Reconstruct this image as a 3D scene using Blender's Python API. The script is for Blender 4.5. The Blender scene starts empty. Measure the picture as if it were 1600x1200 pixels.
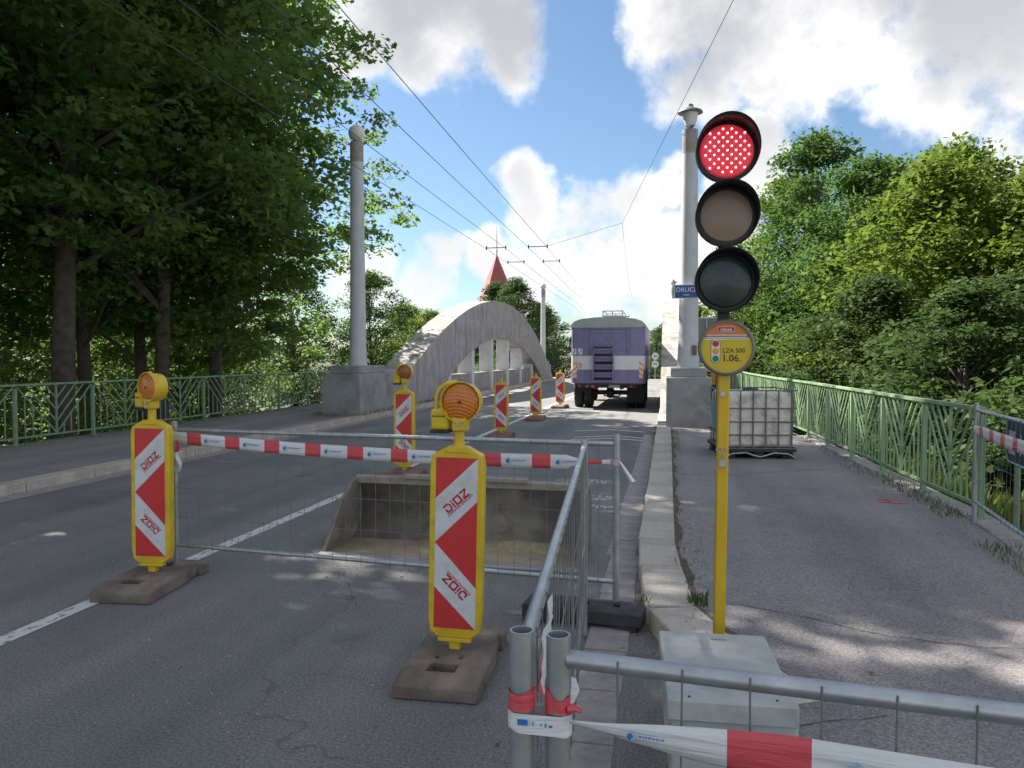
import bpy, bmesh, math, random
import numpy as np
from mathutils import Vector, Matrix
R = math.radians
random.seed(7)
S = bpy.context.scene
COL = S.collection

# ------------------------------------------------------------------ camera, sky, sun, exposure
YAW, PITCH = 11.5, -2.1
cam_d = bpy.data.cameras.new('camera'); cam = bpy.data.objects.new('camera', cam_d); COL.objects.link(cam)
cam.location = (0, 0, 1.6); cam.rotation_euler = (R(90 + PITCH), 0, R(YAW))
cam_d.sensor_width = 36; cam_d.lens = 27; cam_d.clip_start = .05; cam_d.clip_end = 3000
S.camera = cam
SUN_EL, SUN_AZ = 46, 62           # elevation; degrees to the left of the road direction (+y)
S.view_settings.view_transform = 'Standard'; S.view_settings.look = 'None'
S.view_settings.exposure = 2.65; S.view_settings.gamma = 1
S.render.engine = 'CYCLES'
S.cycles.use_denoising = True
S.cycles.max_bounces = 8; S.cycles.transparent_max_bounces = 8
S.cycles.transmission_bounces = 4; S.cycles.diffuse_bounces = 4

sun_d = bpy.data.lights.new('sun', 'SUN'); sun = bpy.data.objects.new('sun', sun_d); COL.objects.link(sun)
sun_d.energy = 2.2; sun_d.angle = R(.5); sun_d.color = (1, .945, .86)
sv = Vector((-math.sin(R(SUN_AZ)) * math.cos(R(SUN_EL)), math.cos(R(SUN_AZ)) * math.cos(R(SUN_EL)), math.sin(R(SUN_EL))))
sun.rotation_euler = sv.to_track_quat('Z', 'Y').to_euler()
sun.location = sv * 60

def pix_dir(px, py):
    c = Matrix.Rotation(R(YAW), 3, 'Z') @ Matrix.Rotation(R(90 + PITCH), 3, 'X')
    return (c @ Vector(((px - 800) / 1200, (600 - py) / 1200, -1))).normalized()

def make_world():
    w = bpy.data.worlds.new('World'); S.world = w; w.use_nodes = True
    nt = w.node_tree; N = nt.nodes; L = nt.links; N.clear()
    out = N.new('ShaderNodeOutputWorld'); bg = N.new('ShaderNodeBackground'); bg.inputs[1].default_value = .12
    sky = N.new('ShaderNodeTexSky'); sky.sky_type = 'NISHITA'; sky.sun_disc = False
    sky.sun_elevation = R(SUN_EL); sky.sun_rotation = R(-SUN_AZ); sky.air_density = 1.0; sky.dust_density = .6; sky.ozone_density = 1.6
    tc = N.new('ShaderNodeTexCoord')
    def math_(op, a, b=None, clamp=False):
        n = N.new('ShaderNodeMath'); n.operation = op; n.use_clamp = clamp
        for i, v in enumerate((a, b)):
            if v is None: continue
            if isinstance(v, (int, float)): n.inputs[i].default_value = v
            else: L.new(v, n.inputs[i])
        return n.outputs[0]
    def vmath(op, a, b):
        n = N.new('ShaderNodeVectorMath'); n.operation = op
        for i, v in enumerate((a, b)):
            if isinstance(v, (tuple, Vector)): n.inputs[i].default_value = v
            else: L.new(v, n.inputs[i])
        return n
    def noise(scale, detail, rough=.55, vec=None):
        n = N.new('ShaderNodeTexNoise'); n.inputs['Scale'].default_value = scale; n.inputs['Detail'].default_value = detail
        n.inputs['Roughness'].default_value = rough; L.new(vec or tc.outputs['Generated'], n.inputs['Vector']); return n
    def smooth(v, a, b, lo=0., hi=1.):
        n = N.new('ShaderNodeMapRange'); n.interpolation_type = 'SMOOTHSTEP'
        L.new(v, n.inputs[0]); n.inputs[1].default_value = a; n.inputs[2].default_value = b
        n.inputs[3].default_value = lo; n.inputs[4].default_value = hi; return n.outputs[0]
    warp = noise(9, 3)
    off = vmath('SUBTRACT', warp.outputs['Color'], (.5, .5, .5))
    sc = vmath('SCALE', off.outputs[0], (0, 0, 0)); sc.inputs['Scale'].default_value = .09
    d = vmath('NORMALIZE', vmath('ADD', tc.outputs['Generated'], sc.outputs[0]).outputs[0], (0, 0, 0)).outputs[0]
    blobs = [(610, 20, 120), (700, 0, 150), (770, 40, 100), (650, 95, 60), (560, 70, 60), (790, 90, 50),
             (1060, 20, 110), (1180, 10, 170), (1330, -10, 190), (1480, 20, 190), (1620, 60, 190), (1090, 120, 110), (1060, 160, 60), (1230, 120, 80), (1400, 170, 60), (1480, 160, 60),
             (810, 290, 60), (850, 330, 80), (930, 330, 80), (990, 310, 70), (1040, 290, 50), (900, 400, 120), (1010, 420, 130), (760, 410, 60), (820, 440, 90), (1170, 270, 80), (1190, 215, 50), (1150, 350, 80),
             (690, 400, 40), (650, 440, 70), (1560, 265, 75), (1650, 300, 90), (1110, 480, 100), (560, 430, 90)]
    cur = None
    for (x, y, r) in blobs:
        c = pix_dir(x, y); k = 1 / (1 - math.cos(r / 1200 * .88))
        dot = vmath('DOT_PRODUCT', d, c).outputs['Value']
        v = N.new('ShaderNodeMath'); v.operation = 'MULTIPLY_ADD'; L.new(dot, v.inputs[0]); v.inputs[1].default_value = k; v.inputs[2].default_value = 1 - k
        if cur is None: cur = v.outputs[0]
        else:
            m = N.new('ShaderNodeMath'); m.operation = 'SMOOTH_MAX'; L.new(cur, m.inputs[0]); L.new(v.outputs[0], m.inputs[1]); m.inputs[2].default_value = .25; cur = m.outputs[0]
    cur = math_('MAXIMUM', cur, -1.2)
    # unseen cloud outside the view, made dense and white to lift the shade
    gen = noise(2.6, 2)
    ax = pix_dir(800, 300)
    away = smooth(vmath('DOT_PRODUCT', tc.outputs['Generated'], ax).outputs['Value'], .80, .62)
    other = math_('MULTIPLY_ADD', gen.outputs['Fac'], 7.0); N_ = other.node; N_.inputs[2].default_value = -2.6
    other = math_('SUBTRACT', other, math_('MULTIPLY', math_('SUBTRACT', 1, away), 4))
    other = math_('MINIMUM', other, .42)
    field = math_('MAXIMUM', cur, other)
    fb = noise(14, 9, .6)
    fbm = math_('MULTIPLY', math_('SUBTRACT', fb.outputs['Fac'], .5), 2.4)
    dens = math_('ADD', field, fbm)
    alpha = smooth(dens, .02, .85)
    sep = N.new('ShaderNodeSeparateXYZ'); L.new(tc.outputs['Generated'], sep.inputs[0])
    fb2 = noise(6, 6, .6)
    thick = math_('ADD', field, math_('MULTIPLY', math_('SUBTRACT', fb2.outputs['Fac'], .5), 3.4))
    grey = math_('MULTIPLY', smooth(thick, -.1, 1.35), smooth(sep.outputs['Z'], .10, .42, .45, 1.))
    cc = N.new('ShaderNodeMix'); cc.data_type = 'RGBA'; L.new(grey, cc.inputs[0])
    cc.inputs[7].default_value = (.78, .80, .85, 1)
    sund = math_('MULTIPLY_ADD', vmath('DOT_PRODUCT', tc.outputs['Generated'], sv).outputs['Value'], -.5); sund.node.inputs[2].default_value = 1.98   # clouds opposite the sun are whitened to brighten the foreground shade
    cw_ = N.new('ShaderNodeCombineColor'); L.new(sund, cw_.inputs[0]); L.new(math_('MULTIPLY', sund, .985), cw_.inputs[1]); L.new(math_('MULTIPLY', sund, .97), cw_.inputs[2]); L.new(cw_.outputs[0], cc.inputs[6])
    # thin veil towards the horizon
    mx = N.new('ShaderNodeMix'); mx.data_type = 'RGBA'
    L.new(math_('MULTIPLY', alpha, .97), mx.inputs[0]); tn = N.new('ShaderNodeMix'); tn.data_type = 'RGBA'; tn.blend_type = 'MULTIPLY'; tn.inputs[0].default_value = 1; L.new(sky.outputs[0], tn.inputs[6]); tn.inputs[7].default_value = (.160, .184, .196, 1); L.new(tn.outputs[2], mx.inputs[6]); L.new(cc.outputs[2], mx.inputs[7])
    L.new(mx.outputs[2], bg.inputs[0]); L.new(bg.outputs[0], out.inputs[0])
make_world()

# ------------------------------------------------------------------ helpers
class MB:
    def __init__(s): s.v = []; s.f = []; s.m = []
    def poly(s, pts, m=0):
        b = len(s.v); s.v += [tuple(p) for p in pts]; s.f.append(tuple(range(b, b + len(pts)))); s.m.append(m); return s
    def box(s, c, size, rot=None, m=0):
        b = len(s.v)
        for dz in (-.5, .5):
            for dx, dy in ((-.5, -.5), (.5, -.5), (.5, .5), (-.5, .5)):
                p = Vector((dx * size[0], dy * size[1], dz * size[2]))
                if rot is not None: p = rot @ p
                s.v.append((p.x + c[0], p.y + c[1], p.z + c[2]))
        for f in ((3, 2, 1, 0), (4, 5, 6, 7), (0, 1, 5, 4), (1, 2, 6, 5), (2, 3, 7, 6), (3, 0, 4, 7)):
            s.f.append(tuple(b + i for i in f)); s.m.append(m)
        return s
    def bar(s, p0, p1, w, t, m=0, up=(0, 1, 0)):
        p0 = Vector(p0); p1 = Vector(p1); d = (p1 - p0); l = d.length; d.normalize(); u = Vector(up)
        x = u.cross(d)
        if x.length < 1e-4: x = Vector((1, 0, 0)).cross(d)
        x.normalize(); y = d.cross(x)
        rot = Matrix((x, y, d)).transposed()
        return s.box((p0 + p1) / 2, (w, t, l), rot, m)
    def tube(s, pts, r, n=8, m=0, cap=True):
        pts = [Vector(p) for p in pts]; rs = r if isinstance(r, (list, tuple)) else [r] * len(pts)
        t = (pts[1] - pts[0]).normalized(); a = Vector((0, 0, 1)) if abs(t.z) < .9 else Vector((1, 0, 0))
        x = a.cross(t).normalized(); rings = []
        for i, p in enumerate(pts):
            if i == 0: t = pts[1] - p
            elif i == len(pts) - 1: t = p - pts[i - 1]
            else: t = (pts[i + 1] - p).normalized() + (p - pts[i - 1]).normalized()
            t.normalize(); x = (x - t * x.dot(t)).normalized(); y = t.cross(x); b = len(s.v)
            for k in range(n):
                q = p + (x * math.cos(2 * math.pi * k / n) + y * math.sin(2 * math.pi * k / n)) * rs[i]; s.v.append(tuple(q))
            rings.append(b)
        for a_, b_ in zip(rings, rings[1:]):
            for k in range(n): s.f.append((a_ + k, a_ + (k + 1) % n, b_ + (k + 1) % n, b_ + k)); s.m.append(m)
        if cap:
            s.f.append(tuple(rings[0] + k for k in reversed(range(n)))); s.m.append(m)
            s.f.append(tuple(rings[-1] + k for k in range(n))); s.m.append(m)
        return s
    def lathe(s, prof, n=24, c=(0, 0, 0), rot=None, m=0, close=True):
        b = len(s.v)
        for (r, z) in prof:
            for k in range(n):
                p = Vector((r * math.cos(2 * math.pi * k / n), r * math.sin(2 * math.pi * k / n), z))
                if rot is not None: p = rot @ p
                s.v.append((p.x + c[0], p.y + c[1], p.z + c[2]))
        for i in range(len(prof) - 1):
            for k in range(n):
                s.f.append((b + i * n + k, b + i * n + (k + 1) % n, b + (i + 1) * n + (k + 1) % n, b + (i + 1) * n + k)); s.m.append(m)
        if close:
            s.f.append(tuple(b + k for k in reversed(range(n)))); s.m.append(m)
            e = b + (len(prof) - 1) * n; s.f.append(tuple(e + k for k in range(n))); s.m.append(m)
        return s
    def prism(s, poly, a0, a1, f, m=0):
        """poly in (u,v), CCW; f(u,v,w)->xyz"""
        n = len(poly); b = len(s.v)
        for w in (a0, a1):
            for (u, v) in poly: s.v.append(tuple(f(u, v, w)))
        s.f.append(tuple(b + i for i in reversed(range(n)))); s.m.append(m)
        s.f.append(tuple(b + n + i for i in range(n))); s.m.append(m)
        for i in range(n): s.f.append((b + i, b + (i + 1) % n, b + n + (i + 1) % n, b + n + i)); s.m.append(m)
        return s
    def cells(s, xs, ys, solid, ztop, z0, m=0):
        idx = {}
        def V(i, j, top):
            k = (i, j, top)
            if k not in idx:
                idx[k] = len(s.v); s.v.append((xs[i], ys[j], ztop(xs[i], ys[j]) if top else z0))
            return idx[k]
        nx, ny = len(xs) - 1, len(ys) - 1
        ok = lambda i, j: 0 <= i < nx and 0 <= j < ny and solid(i, j)
        for i in range(nx):
            for j in range(ny):
                if not ok(i, j): continue
                s.f.append((V(i, j, 1), V(i + 1, j, 1), V(i + 1, j + 1, 1), V(i, j + 1, 1))); s.m.append(m)
                s.f.append((V(i, j, 0), V(i, j + 1, 0), V(i + 1, j + 1, 0), V(i + 1, j, 0))); s.m.append(m)
                if not ok(i, j - 1): s.f.append((V(i, j, 0), V(i + 1, j, 0), V(i + 1, j, 1), V(i, j, 1))); s.m.append(m)
                if not ok(i, j + 1): s.f.append((V(i + 1, j + 1, 0), V(i, j + 1, 0), V(i, j + 1, 1), V(i + 1, j + 1, 1))); s.m.append(m)
                if not ok(i - 1, j): s.f.append((V(i, j + 1, 0), V(i, j, 0), V(i, j, 1), V(i, j + 1, 1))); s.m.append(m)
                if not ok(i + 1, j): s.f.append((V(i + 1, j, 0), V(i + 1, j + 1, 0), V(i + 1, j + 1, 1), V(i + 1, j, 1))); s.m.append(m)
        return s
    def mesh(s, name, mats, smooth=True, weld=False):
        me = bpy.data.meshes.new(name); me.from_pydata(s.v, [], s.f)
        for mt in (mats if isinstance(mats, (list, tuple)) else [mats]): me.materials.append(mt)
        me.polygons.foreach_set('material_index', s.m)
        if weld:
            bm = bmesh.new(); bm.from_mesh(me); bmesh.ops.remove_doubles(bm, verts=bm.verts, dist=1e-5); bm.to_mesh(me); bm.free()
        if smooth:
            me.polygons.foreach_set('use_smooth', [True] * len(me.polygons)); me.set_sharp_from_angle(angle=R(38))
        me.update(); return me
    def build(s, name, mats, parent=None, bevel=0, smooth=True, loc=None, rot=None, weld=False):
        return link(name, s.mesh(name, mats, smooth, weld), parent, bevel, loc, rot)

def link(name, me, parent=None, bevel=0, loc=None, rot=None):
    o = bpy.data.objects.new(name, me); COL.objects.link(o); o.parent = parent
    if loc is not None: o.location = loc
    if rot is not None: o.rotation_euler = rot
    if bevel:
        b = o.modifiers.new('bevel', 'BEVEL'); b.width = bevel; b.segments = 2; b.limit_method = 'ANGLE'; b.angle_limit = R(35)
    return o
def tag(o, label=None, cat=None, group=None, kind=None):
    if label: o['label'] = label
    if cat: o['category'] = cat
    if group: o['group'] = group
    if kind: o['kind'] = kind
    return o
def thing(name, label, cat, loc=(0, 0, 0), rz=0, group=None):
    o = bpy.data.objects.new(name, None); COL.objects.link(o); o.location = loc; o.rotation_euler = (0, 0, rz); o.empty_display_size = .1
    return tag(o, label, cat, group)
def copy_tree(o, parent=None):
    c = o.copy(); COL.objects.link(c); c.parent = parent
    for ch in o.children: copy_tree(ch, c)
    return c
def struct(o): o['kind'] = 'structure'; return o

# ------------------------------------------------------------------ materials
def nodes(name):
    m = bpy.data.materials.new(name); m.use_nodes = True; nt = m.node_tree
    return m, nt, nt.nodes, nt.links, nt.nodes['Principled BSDF']
def col4(c): return (c[0], c[1], c[2], 1)
def mk(name, base, rough=.6, metal=0, var=.12, scale=3, bump=.0, bscale=60, dirt=None, damt=.5, dscale=4, coat=0, emit=None, estr=0, alpha=1, streak=None):
    m, nt, N, L, P = nodes(name)
    tc = N.new('ShaderNodeTexCoord')
    n1 = N.new('ShaderNodeTexNoise'); n1.inputs['Scale'].default_value = scale; n1.inputs['Detail'].default_value = 6; L.new(tc.outputs['Object'], n1.inputs['Vector'])
    r = N.new('ShaderNodeValToRGB'); L.new(n1.outputs['Fac'], r.inputs[0])
    r.color_ramp.elements[0].position = .3; r.color_ramp.elements[1].position = .7
    r.color_ramp.elements[0].color = col4([c * (1 - var) for c in base]); r.color_ramp.elements[1].color = col4([min(1, c * (1 + var)) for c in base])
    colr = r.outputs[0]
    if dirt:
        n2 = N.new('ShaderNodeTexNoise'); n2.inputs['Scale'].default_value = dscale; n2.inputs['Detail'].default_value = 9; n2.inputs['Roughness'].default_value = .65
        if streak:
            mp = N.new('ShaderNodeMapping'); mp.inputs['Scale'].default_value = streak; L.new(tc.outputs['Object'], mp.inputs[0]); L.new(mp.outputs[0], n2.inputs['Vector'])
        else: L.new(tc.outputs['Object'], n2.inputs['Vector'])
        mr = N.new('ShaderNodeMapRange'); L.new(n2.outputs['Fac'], mr.inputs[0]); mr.inputs[1].default_value = .48; mr.inputs[2].default_value = .68; mr.inputs[4].default_value = damt
        mx = N.new('ShaderNodeMix'); mx.data_type = 'RGBA'; L.new(mr.outputs[0], mx.inputs[0]); L.new(colr, mx.inputs[6]); mx.inputs[7].default_value = col4(dirt); colr = mx.outputs[2]
    L.new(colr, P.inputs['Base Color'])
    P.inputs['Roughness'].default_value = rough; P.inputs['Metallic'].default_value = metal; P.inputs['Coat Weight'].default_value = coat
    if emit: P.inputs['Emission Color'].default_value = col4(emit); P.inputs['Emission Strength'].default_value = estr
    if bump:
        n3 = N.new('ShaderNodeTexNoise'); n3.inputs['Scale'].default_value = bscale; n3.inputs['Detail'].default_value = 4; L.new(tc.outputs['Object'], n3.inputs['Vector'])
        b = N.new('ShaderNodeBump'); b.inputs['Strength'].default_value = bump; b.inputs['Distance'].default_value = .01; L.new(n3.outputs['Fac'], b.inputs['Height']); L.new(b.outputs[0], P.inputs['Normal'])
    return m

def asphalt(name, base, tint, crack=1.0):
    m, nt, N, L, P = nodes(name)
    tc = N.new('ShaderNodeTexCoord'); V = tc.outputs['Object']
    def noise(s, d=5, ro=.6):
        n = N.new('ShaderNodeTexNoise'); n.inputs['Scale'].default_value = s; n.inputs['Detail'].default_value = d; n.inputs['Roughness'].default_value = ro; L.new(V, n.inputs['Vector']); return n.outputs['Fac']
    def ramp(v, a, b, c0, c1):
        r = N.new('ShaderNodeValToRGB'); L.new(v, r.inputs[0]); r.color_ramp.elements[0].position = a; r.color_ramp.elements[1].position = b
        r.color_ramp.elements[0].color = col4(c0); r.color_ramp.elements[1].color = col4(c1); return r.outputs[0]
    def mix(t, f, a, b):
        x = N.new('ShaderNodeMix'); x.data_type = 'RGBA'; x.blend_type = t
        if isinstance(f, float): x.inputs[0].default_value = f
        else: L.new(f, x.inputs[0])
        for i, q in ((6, a), (7, b)):
            if isinstance(q, tuple): x.inputs[i].default_value = col4(q)
            else: L.new(q, x.inputs[i])
        return x.outputs[2]
    g1 = ramp(noise(75, 3, .75), .34, .66, [c * .58 for c in base], [c * 1.42 for c in base]); g2 = ramp(noise(210, 2, .7), .3, .7, (.6, .6, .6), (1.4, 1.4, 1.4))
    grain = mix('MULTIPLY', .8, g1, g2)
    patch = ramp(noise(.55, 5), .3, .7, (.82, .82, .83), (1.16, 1.14, 1.12))
    mp = N.new('ShaderNodeMapping'); mp.inputs['Scale'].default_value = (1.6, .09, 1); L.new(V, mp.inputs[0])
    ns = N.new('ShaderNodeTexNoise'); ns.inputs['Scale'].default_value = 1.0; ns.inputs['Detail'].default_value = 4; L.new(mp.outputs[0], ns.inputs['Vector'])
    lane = ramp(ns.outputs['Fac'], .35, .65, (.84, .84, .85), (1.14, 1.13, 1.11))
    c = mix('MULTIPLY', 1.0, grain, patch); c = mix('MULTIPLY', 1.0, c, lane)
    c = mix('MIX', ramp(noise(.9, 3), .66, .72, (0, 0, 0), (.35, .35, .35)), c, (.05, .05, .052))
    dust = ramp(noise(1.7, 8, .7), .55, .78, (0, 0, 0), (.45, .45, .45))
    c = mix('MIX', dust, c, tint)
    # pale stones in the wearing course
    vo = N.new('ShaderNodeTexVoronoi'); vo.inputs['Scale'].default_value = 42; L.new(V, vo.inputs['Vector'])
    st = ramp(vo.outputs['Distance'], .07, .12, (1, 1, 1), (0, 0, 0)); sel = ramp(noise(23, 2), .60, .66, (0, 0, 0), (.8, .8, .8))
    c = mix('MIX', mix('MULTIPLY', 1.0, st, sel), c, (.33, .33, .32))
    # hairline cracks
    vc = N.new('ShaderNodeTexVoronoi'); vc.feature = 'DISTANCE_TO_EDGE'; vc.inputs['Scale'].default_value = .42
    wn = N.new('ShaderNodeTexNoise'); wn.inputs['Scale'].default_value = 2.2; wn.inputs['Detail'].default_value = 6; L.new(V, wn.inputs['Vector'])
    va = N.new('ShaderNodeVectorMath'); va.operation = 'MULTIPLY_ADD'; L.new(wn.outputs['Color'], va.inputs[0]); va.inputs[1].default_value = (.7, .7, .7); L.new(V, va.inputs[2]); L.new(va.outputs[0], vc.inputs['Vector'])
    ck = ramp(vc.outputs['Distance'], .0015, .005, (1, 1, 1), (0, 0, 0)); cs = ramp(noise(.8, 2), .50, .60, (0, 0, 0), (crack, crack, crack))
    c = mix('MIX', mix('MULTIPLY', 1.0, ck, cs), c, (.018, .018, .018))
    L.new(c, P.inputs['Base Color']); P.inputs['Roughness'].default_value = .88; P.inputs['Specular IOR Level'].default_value = .3
    b = N.new('ShaderNodeBump'); b.inputs['Strength'].default_value = .55; b.inputs['Distance'].default_value = .006; L.new(noise(150, 2, .7), b.inputs['Height']); L.new(b.outputs[0], P.inputs['Normal'])
    return m

def paint_worn(name, base=(.66, .66, .64), cover=.425):
    m, nt, N, L, P = nodes(name)
    tc = N.new('ShaderNodeTexCoord'); n = N.new('ShaderNodeTexNoise'); n.inputs['Scale'].default_value = 26; n.inputs['Detail'].default_value = 5; n.inputs['Roughness'].default_value = .7
    mp = N.new('ShaderNodeMapping'); mp.inputs['Scale'].default_value = (1, .35, 1); L.new(tc.outputs['Object'], mp.inputs[0]); L.new(mp.outputs[0], n.inputs['Vector'])
    r = N.new('ShaderNodeValToRGB'); r.color_ramp.elements[0].position = cover - .06; r.color_ramp.elements[1].position = cover + .03; L.new(n.outputs['Fac'], r.inputs[0])
    L.new(r.outputs[0], P.inputs['Alpha']); P.inputs['Base Color'].default_value = col4(base); P.inputs['Roughness'].default_value = .75
    return m

def leaf_mat(name, c0, c1, tr, amt=.42):
    m, nt, N, L, P = nodes(name)
    g = N.new('ShaderNodeNewGeometry'); r = N.new('ShaderNodeValToRGB'); L.new(g.outputs['Random Per Island'], r.inputs[0])
    r.color_ramp.elements[0].color = col4(c0); r.color_ramp.elements[1].color = col4(c1)
    tc = N.new('ShaderNodeTexCoord'); nz = N.new('ShaderNodeTexNoise'); nz.inputs['Scale'].default_value = .55; nz.inputs['Detail'].default_value = 3; L.new(tc.outputs['Object'], nz.inputs['Vector'])
    oi = N.new('ShaderNodeObjectInfo'); ob = N.new('ShaderNodeMath'); ob.operation = 'MULTIPLY_ADD'; L.new(oi.outputs['Random'], ob.inputs[0]); ob.inputs[1].default_value = .3; ob.inputs[2].default_value = -.15
    oa = N.new('ShaderNodeMath'); L.new(nz.outputs['Fac'], oa.inputs[0]); L.new(ob.outputs[0], oa.inputs[1])
    rr = N.new('ShaderNodeValToRGB'); L.new(oa.outputs[0], rr.inputs[0]); rr.color_ramp.elements[0].position = .35; rr.color_ramp.elements[1].position = .65; rr.color_ramp.elements[0].color = (.66, .76, .8, 1); rr.color_ramp.elements[1].color = (1.22, 1.15, .95, 1)
    ml = N.new('ShaderNodeMix'); ml.data_type = 'RGBA'; ml.blend_type = 'MULTIPLY'; ml.inputs[0].default_value = 1; L.new(r.outputs[0], ml.inputs[6]); L.new(rr.outputs[0], ml.inputs[7])
    L.new(ml.outputs[2], P.inputs['Base Color']); P.inputs['Roughness'].default_value = .65; P.inputs['Specular IOR Level'].default_value = .14
    t = N.new('ShaderNodeBsdfTranslucent'); t.inputs[0].default_value = col4(tr)
    mx = N.new('ShaderNodeMixShader'); mx.inputs[0].default_value = amt; L.new(P.outputs[0], mx.inputs[1]); L.new(t.outputs[0], mx.inputs[2])
    L.new(mx.outputs[0], N['Material Output'].inputs[0]); return m

M = {}
M['road'] = asphalt('asphalt', (.20, .199, .196), (.30, .285, .26), .35)
M['walk'] = asphalt('pavement asphalt', (.265, .247, .245), (.34, .325, .295), .3)
M['ground'] = mk('earth', (.09, .085, .05), .95, var=.4, scale=.7, dirt=(.05, .08, .02), damt=.9, dscale=1.5)
M['water'] = mk('river water', (.03, .045, .03), .08, var=.2)
M['granite'] = mk('granite', (.52, .465, .40), .8, var=.22, scale=60, bump=.4, bscale=70, dirt=(.28, .24, .19), damt=.55, dscale=3)
M['slab'] = mk('concrete slab', (.36, .325, .31), .85, var=.12, scale=20, bump=.4, bscale=120, dirt=(.15, .145, .13), damt=.6, dscale=6)
M['concrete'] = mk('old concrete', (.31, .295, .30), .85, var=.2, scale=2.2, bump=.6, bscale=45, dirt=(.12, .11, .11), damt=.7, dscale=2.2, streak=(1, 1, .16))
M['concrete_top'] = mk('weathered concrete', (.37, .345, .31), .9, var=.2, scale=3, bump=.5, bscale=30, dirt=(.10, .095, .09), damt=.75, dscale=3.4, streak=(1, .45, 1))
M['concrete_block'] = mk('grey rendered concrete', (.31, .31, .31), .85, var=.15, scale=2, bump=.5, bscale=40, dirt=(.12, .13, .09), damt=.7, dscale=1.6)
M['column'] = mk('pale column concrete', (.55, .56, .58), .7, var=.07, scale=3, bump=.2, bscale=60, dirt=(.33, .33, .33), damt=.35, dscale=2, streak=(1, 1, .3))
M['hanger'] = mk('white hanger concrete', (.62, .62, .63), .7, var=.06, scale=3, dirt=(.36, .36, .36), damt=.4, dscale=2)
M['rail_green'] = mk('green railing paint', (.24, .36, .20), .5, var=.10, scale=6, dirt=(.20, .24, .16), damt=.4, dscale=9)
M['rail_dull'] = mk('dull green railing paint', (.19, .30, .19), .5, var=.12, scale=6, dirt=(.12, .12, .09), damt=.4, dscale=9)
M['galv'] = mk('galvanised steel', (.46, .48, .50), .42, metal=.75, var=.16, scale=12, dirt=(.33, .34, .35), damt=.5, dscale=18)
M['wire'] = mk('fence wire', (.22, .225, .23), .55, metal=.5, var=.1)
M['yellow'] = mk('yellow plastic', (.74, .50, .02), .45, var=.10, scale=6, dirt=(.44, .30, .06), damt=.6, dscale=10)
M['red'] = mk('red sheeting', (.62, .04, .042), .38, var=.06, scale=8, dirt=(.36, .05, .04), damt=.35, dscale=14)
M['white'] = mk('white sheeting', (.68, .68, .70), .4, var=.05, scale=8, dirt=(.46, .45, .43), damt=.5, dscale=9)
M['lred'] = mk('red lettering', (.48, .02, .03), .45, var=.03)
M['base'] = mk('recycled rubber', (.17, .135, .112), .9, var=.3, scale=7, bump=.8, bscale=45, dirt=(.30, .235, .19), damt=.75, dscale=4)
M['base_red'] = mk('red brown rubber', (.24, .12, .10), .9, var=.2, scale=7, bump=.5, bscale=60)
M['black'] = mk('black recycled plastic', (.035, .036, .038), .7, var=.3, scale=9, bump=.4, bscale=60, dirt=(.09, .085, .08), damt=.6, dscale=6)
M['rubber'] = mk('tyre rubber', (.022, .022, .023), .8, var=.2)
M['dark'] = mk('dark metal', (.03, .03, .032), .6, var=.2)
M['steel'] = mk('dusty bucket steel', (.25, .215, .175), .75, metal=.15, var=.25, scale=4, bump=.5, bscale=25, dirt=(.09, .075, .065), damt=.75, dscale=3.5)
M['steel_rim'] = mk('dusty lit-rim steel', (.34, .305, .26), .75, metal=.1, var=.2, scale=6, bump=.4, bscale=30, dirt=(.24, .2, .17), damt=.6, dscale=5)  # dusty, and paler than the shell: light on the rim put into its colour
M['steel_floor'] = mk('sandy bucket floor', (.38, .31, .22), .85, var=.3, scale=3, bump=.5, bscale=40, dirt=(.20, .12, .075), damt=.7, dscale=3)
M['steel_lip'] = mk('worn steel lip', (.42, .41, .39), .5, metal=.5, var=.15)
M['box'] = mk('grey painted box', (.44, .445, .43), .6, var=.09, scale=5, bump=.15, dirt=(.22, .23, .22), damt=.5, dscale=6)
M['post_yellow'] = mk('yellow pole paint', (.70, .43, .015), .5, var=.06, scale=4, dirt=(.42, .28, .04), damt=.3, dscale=8)
M['signal'] = mk('black signal housing', (.018, .018, .02), .5, var=.15)
M['lens_off'] = mk('clear amber lens', (.26, .17, .12), .35, var=.08, coat=.2)
M['lens_green'] = mk('dark green lens', (.01, .028, .028), .3, var=.1, coat=.25)
M['lens_red'] = mk('lit red lens', (.40, .02, .035), .35, emit=(1, .05, .10), estr=.06)
M['led'] = mk('red diode', (1, .3, .3), .4, emit=(1, .50, .42), estr=.7)
M['sign_yellow'] = mk('yellow sign face', (.66, .47, .02), .45, var=.04)
M['sign_orange'] = mk('orange sign face', (.72, .20, .03), .45, var=.04)
M['sign_green'] = mk('green print', (.01, .22, .10), .5, var=.03)
M['ink'] = mk('dark print', (.05, .04, .02), .6, var=.05)
M['sign_blue'] = mk('blue sign face', (.03, .10, .30), .5, var=.06)
M['rim'] = mk('grey rim', (.21, .20, .19), .5, metal=.4)
M['tape_white'] = mk('white plastic tape', (.74, .74, .76), .4, var=.04, scale=10)
M['tape_red'] = mk('red plastic tape', (.68, .085, .10), .4, var=.05, scale=10)
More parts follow.
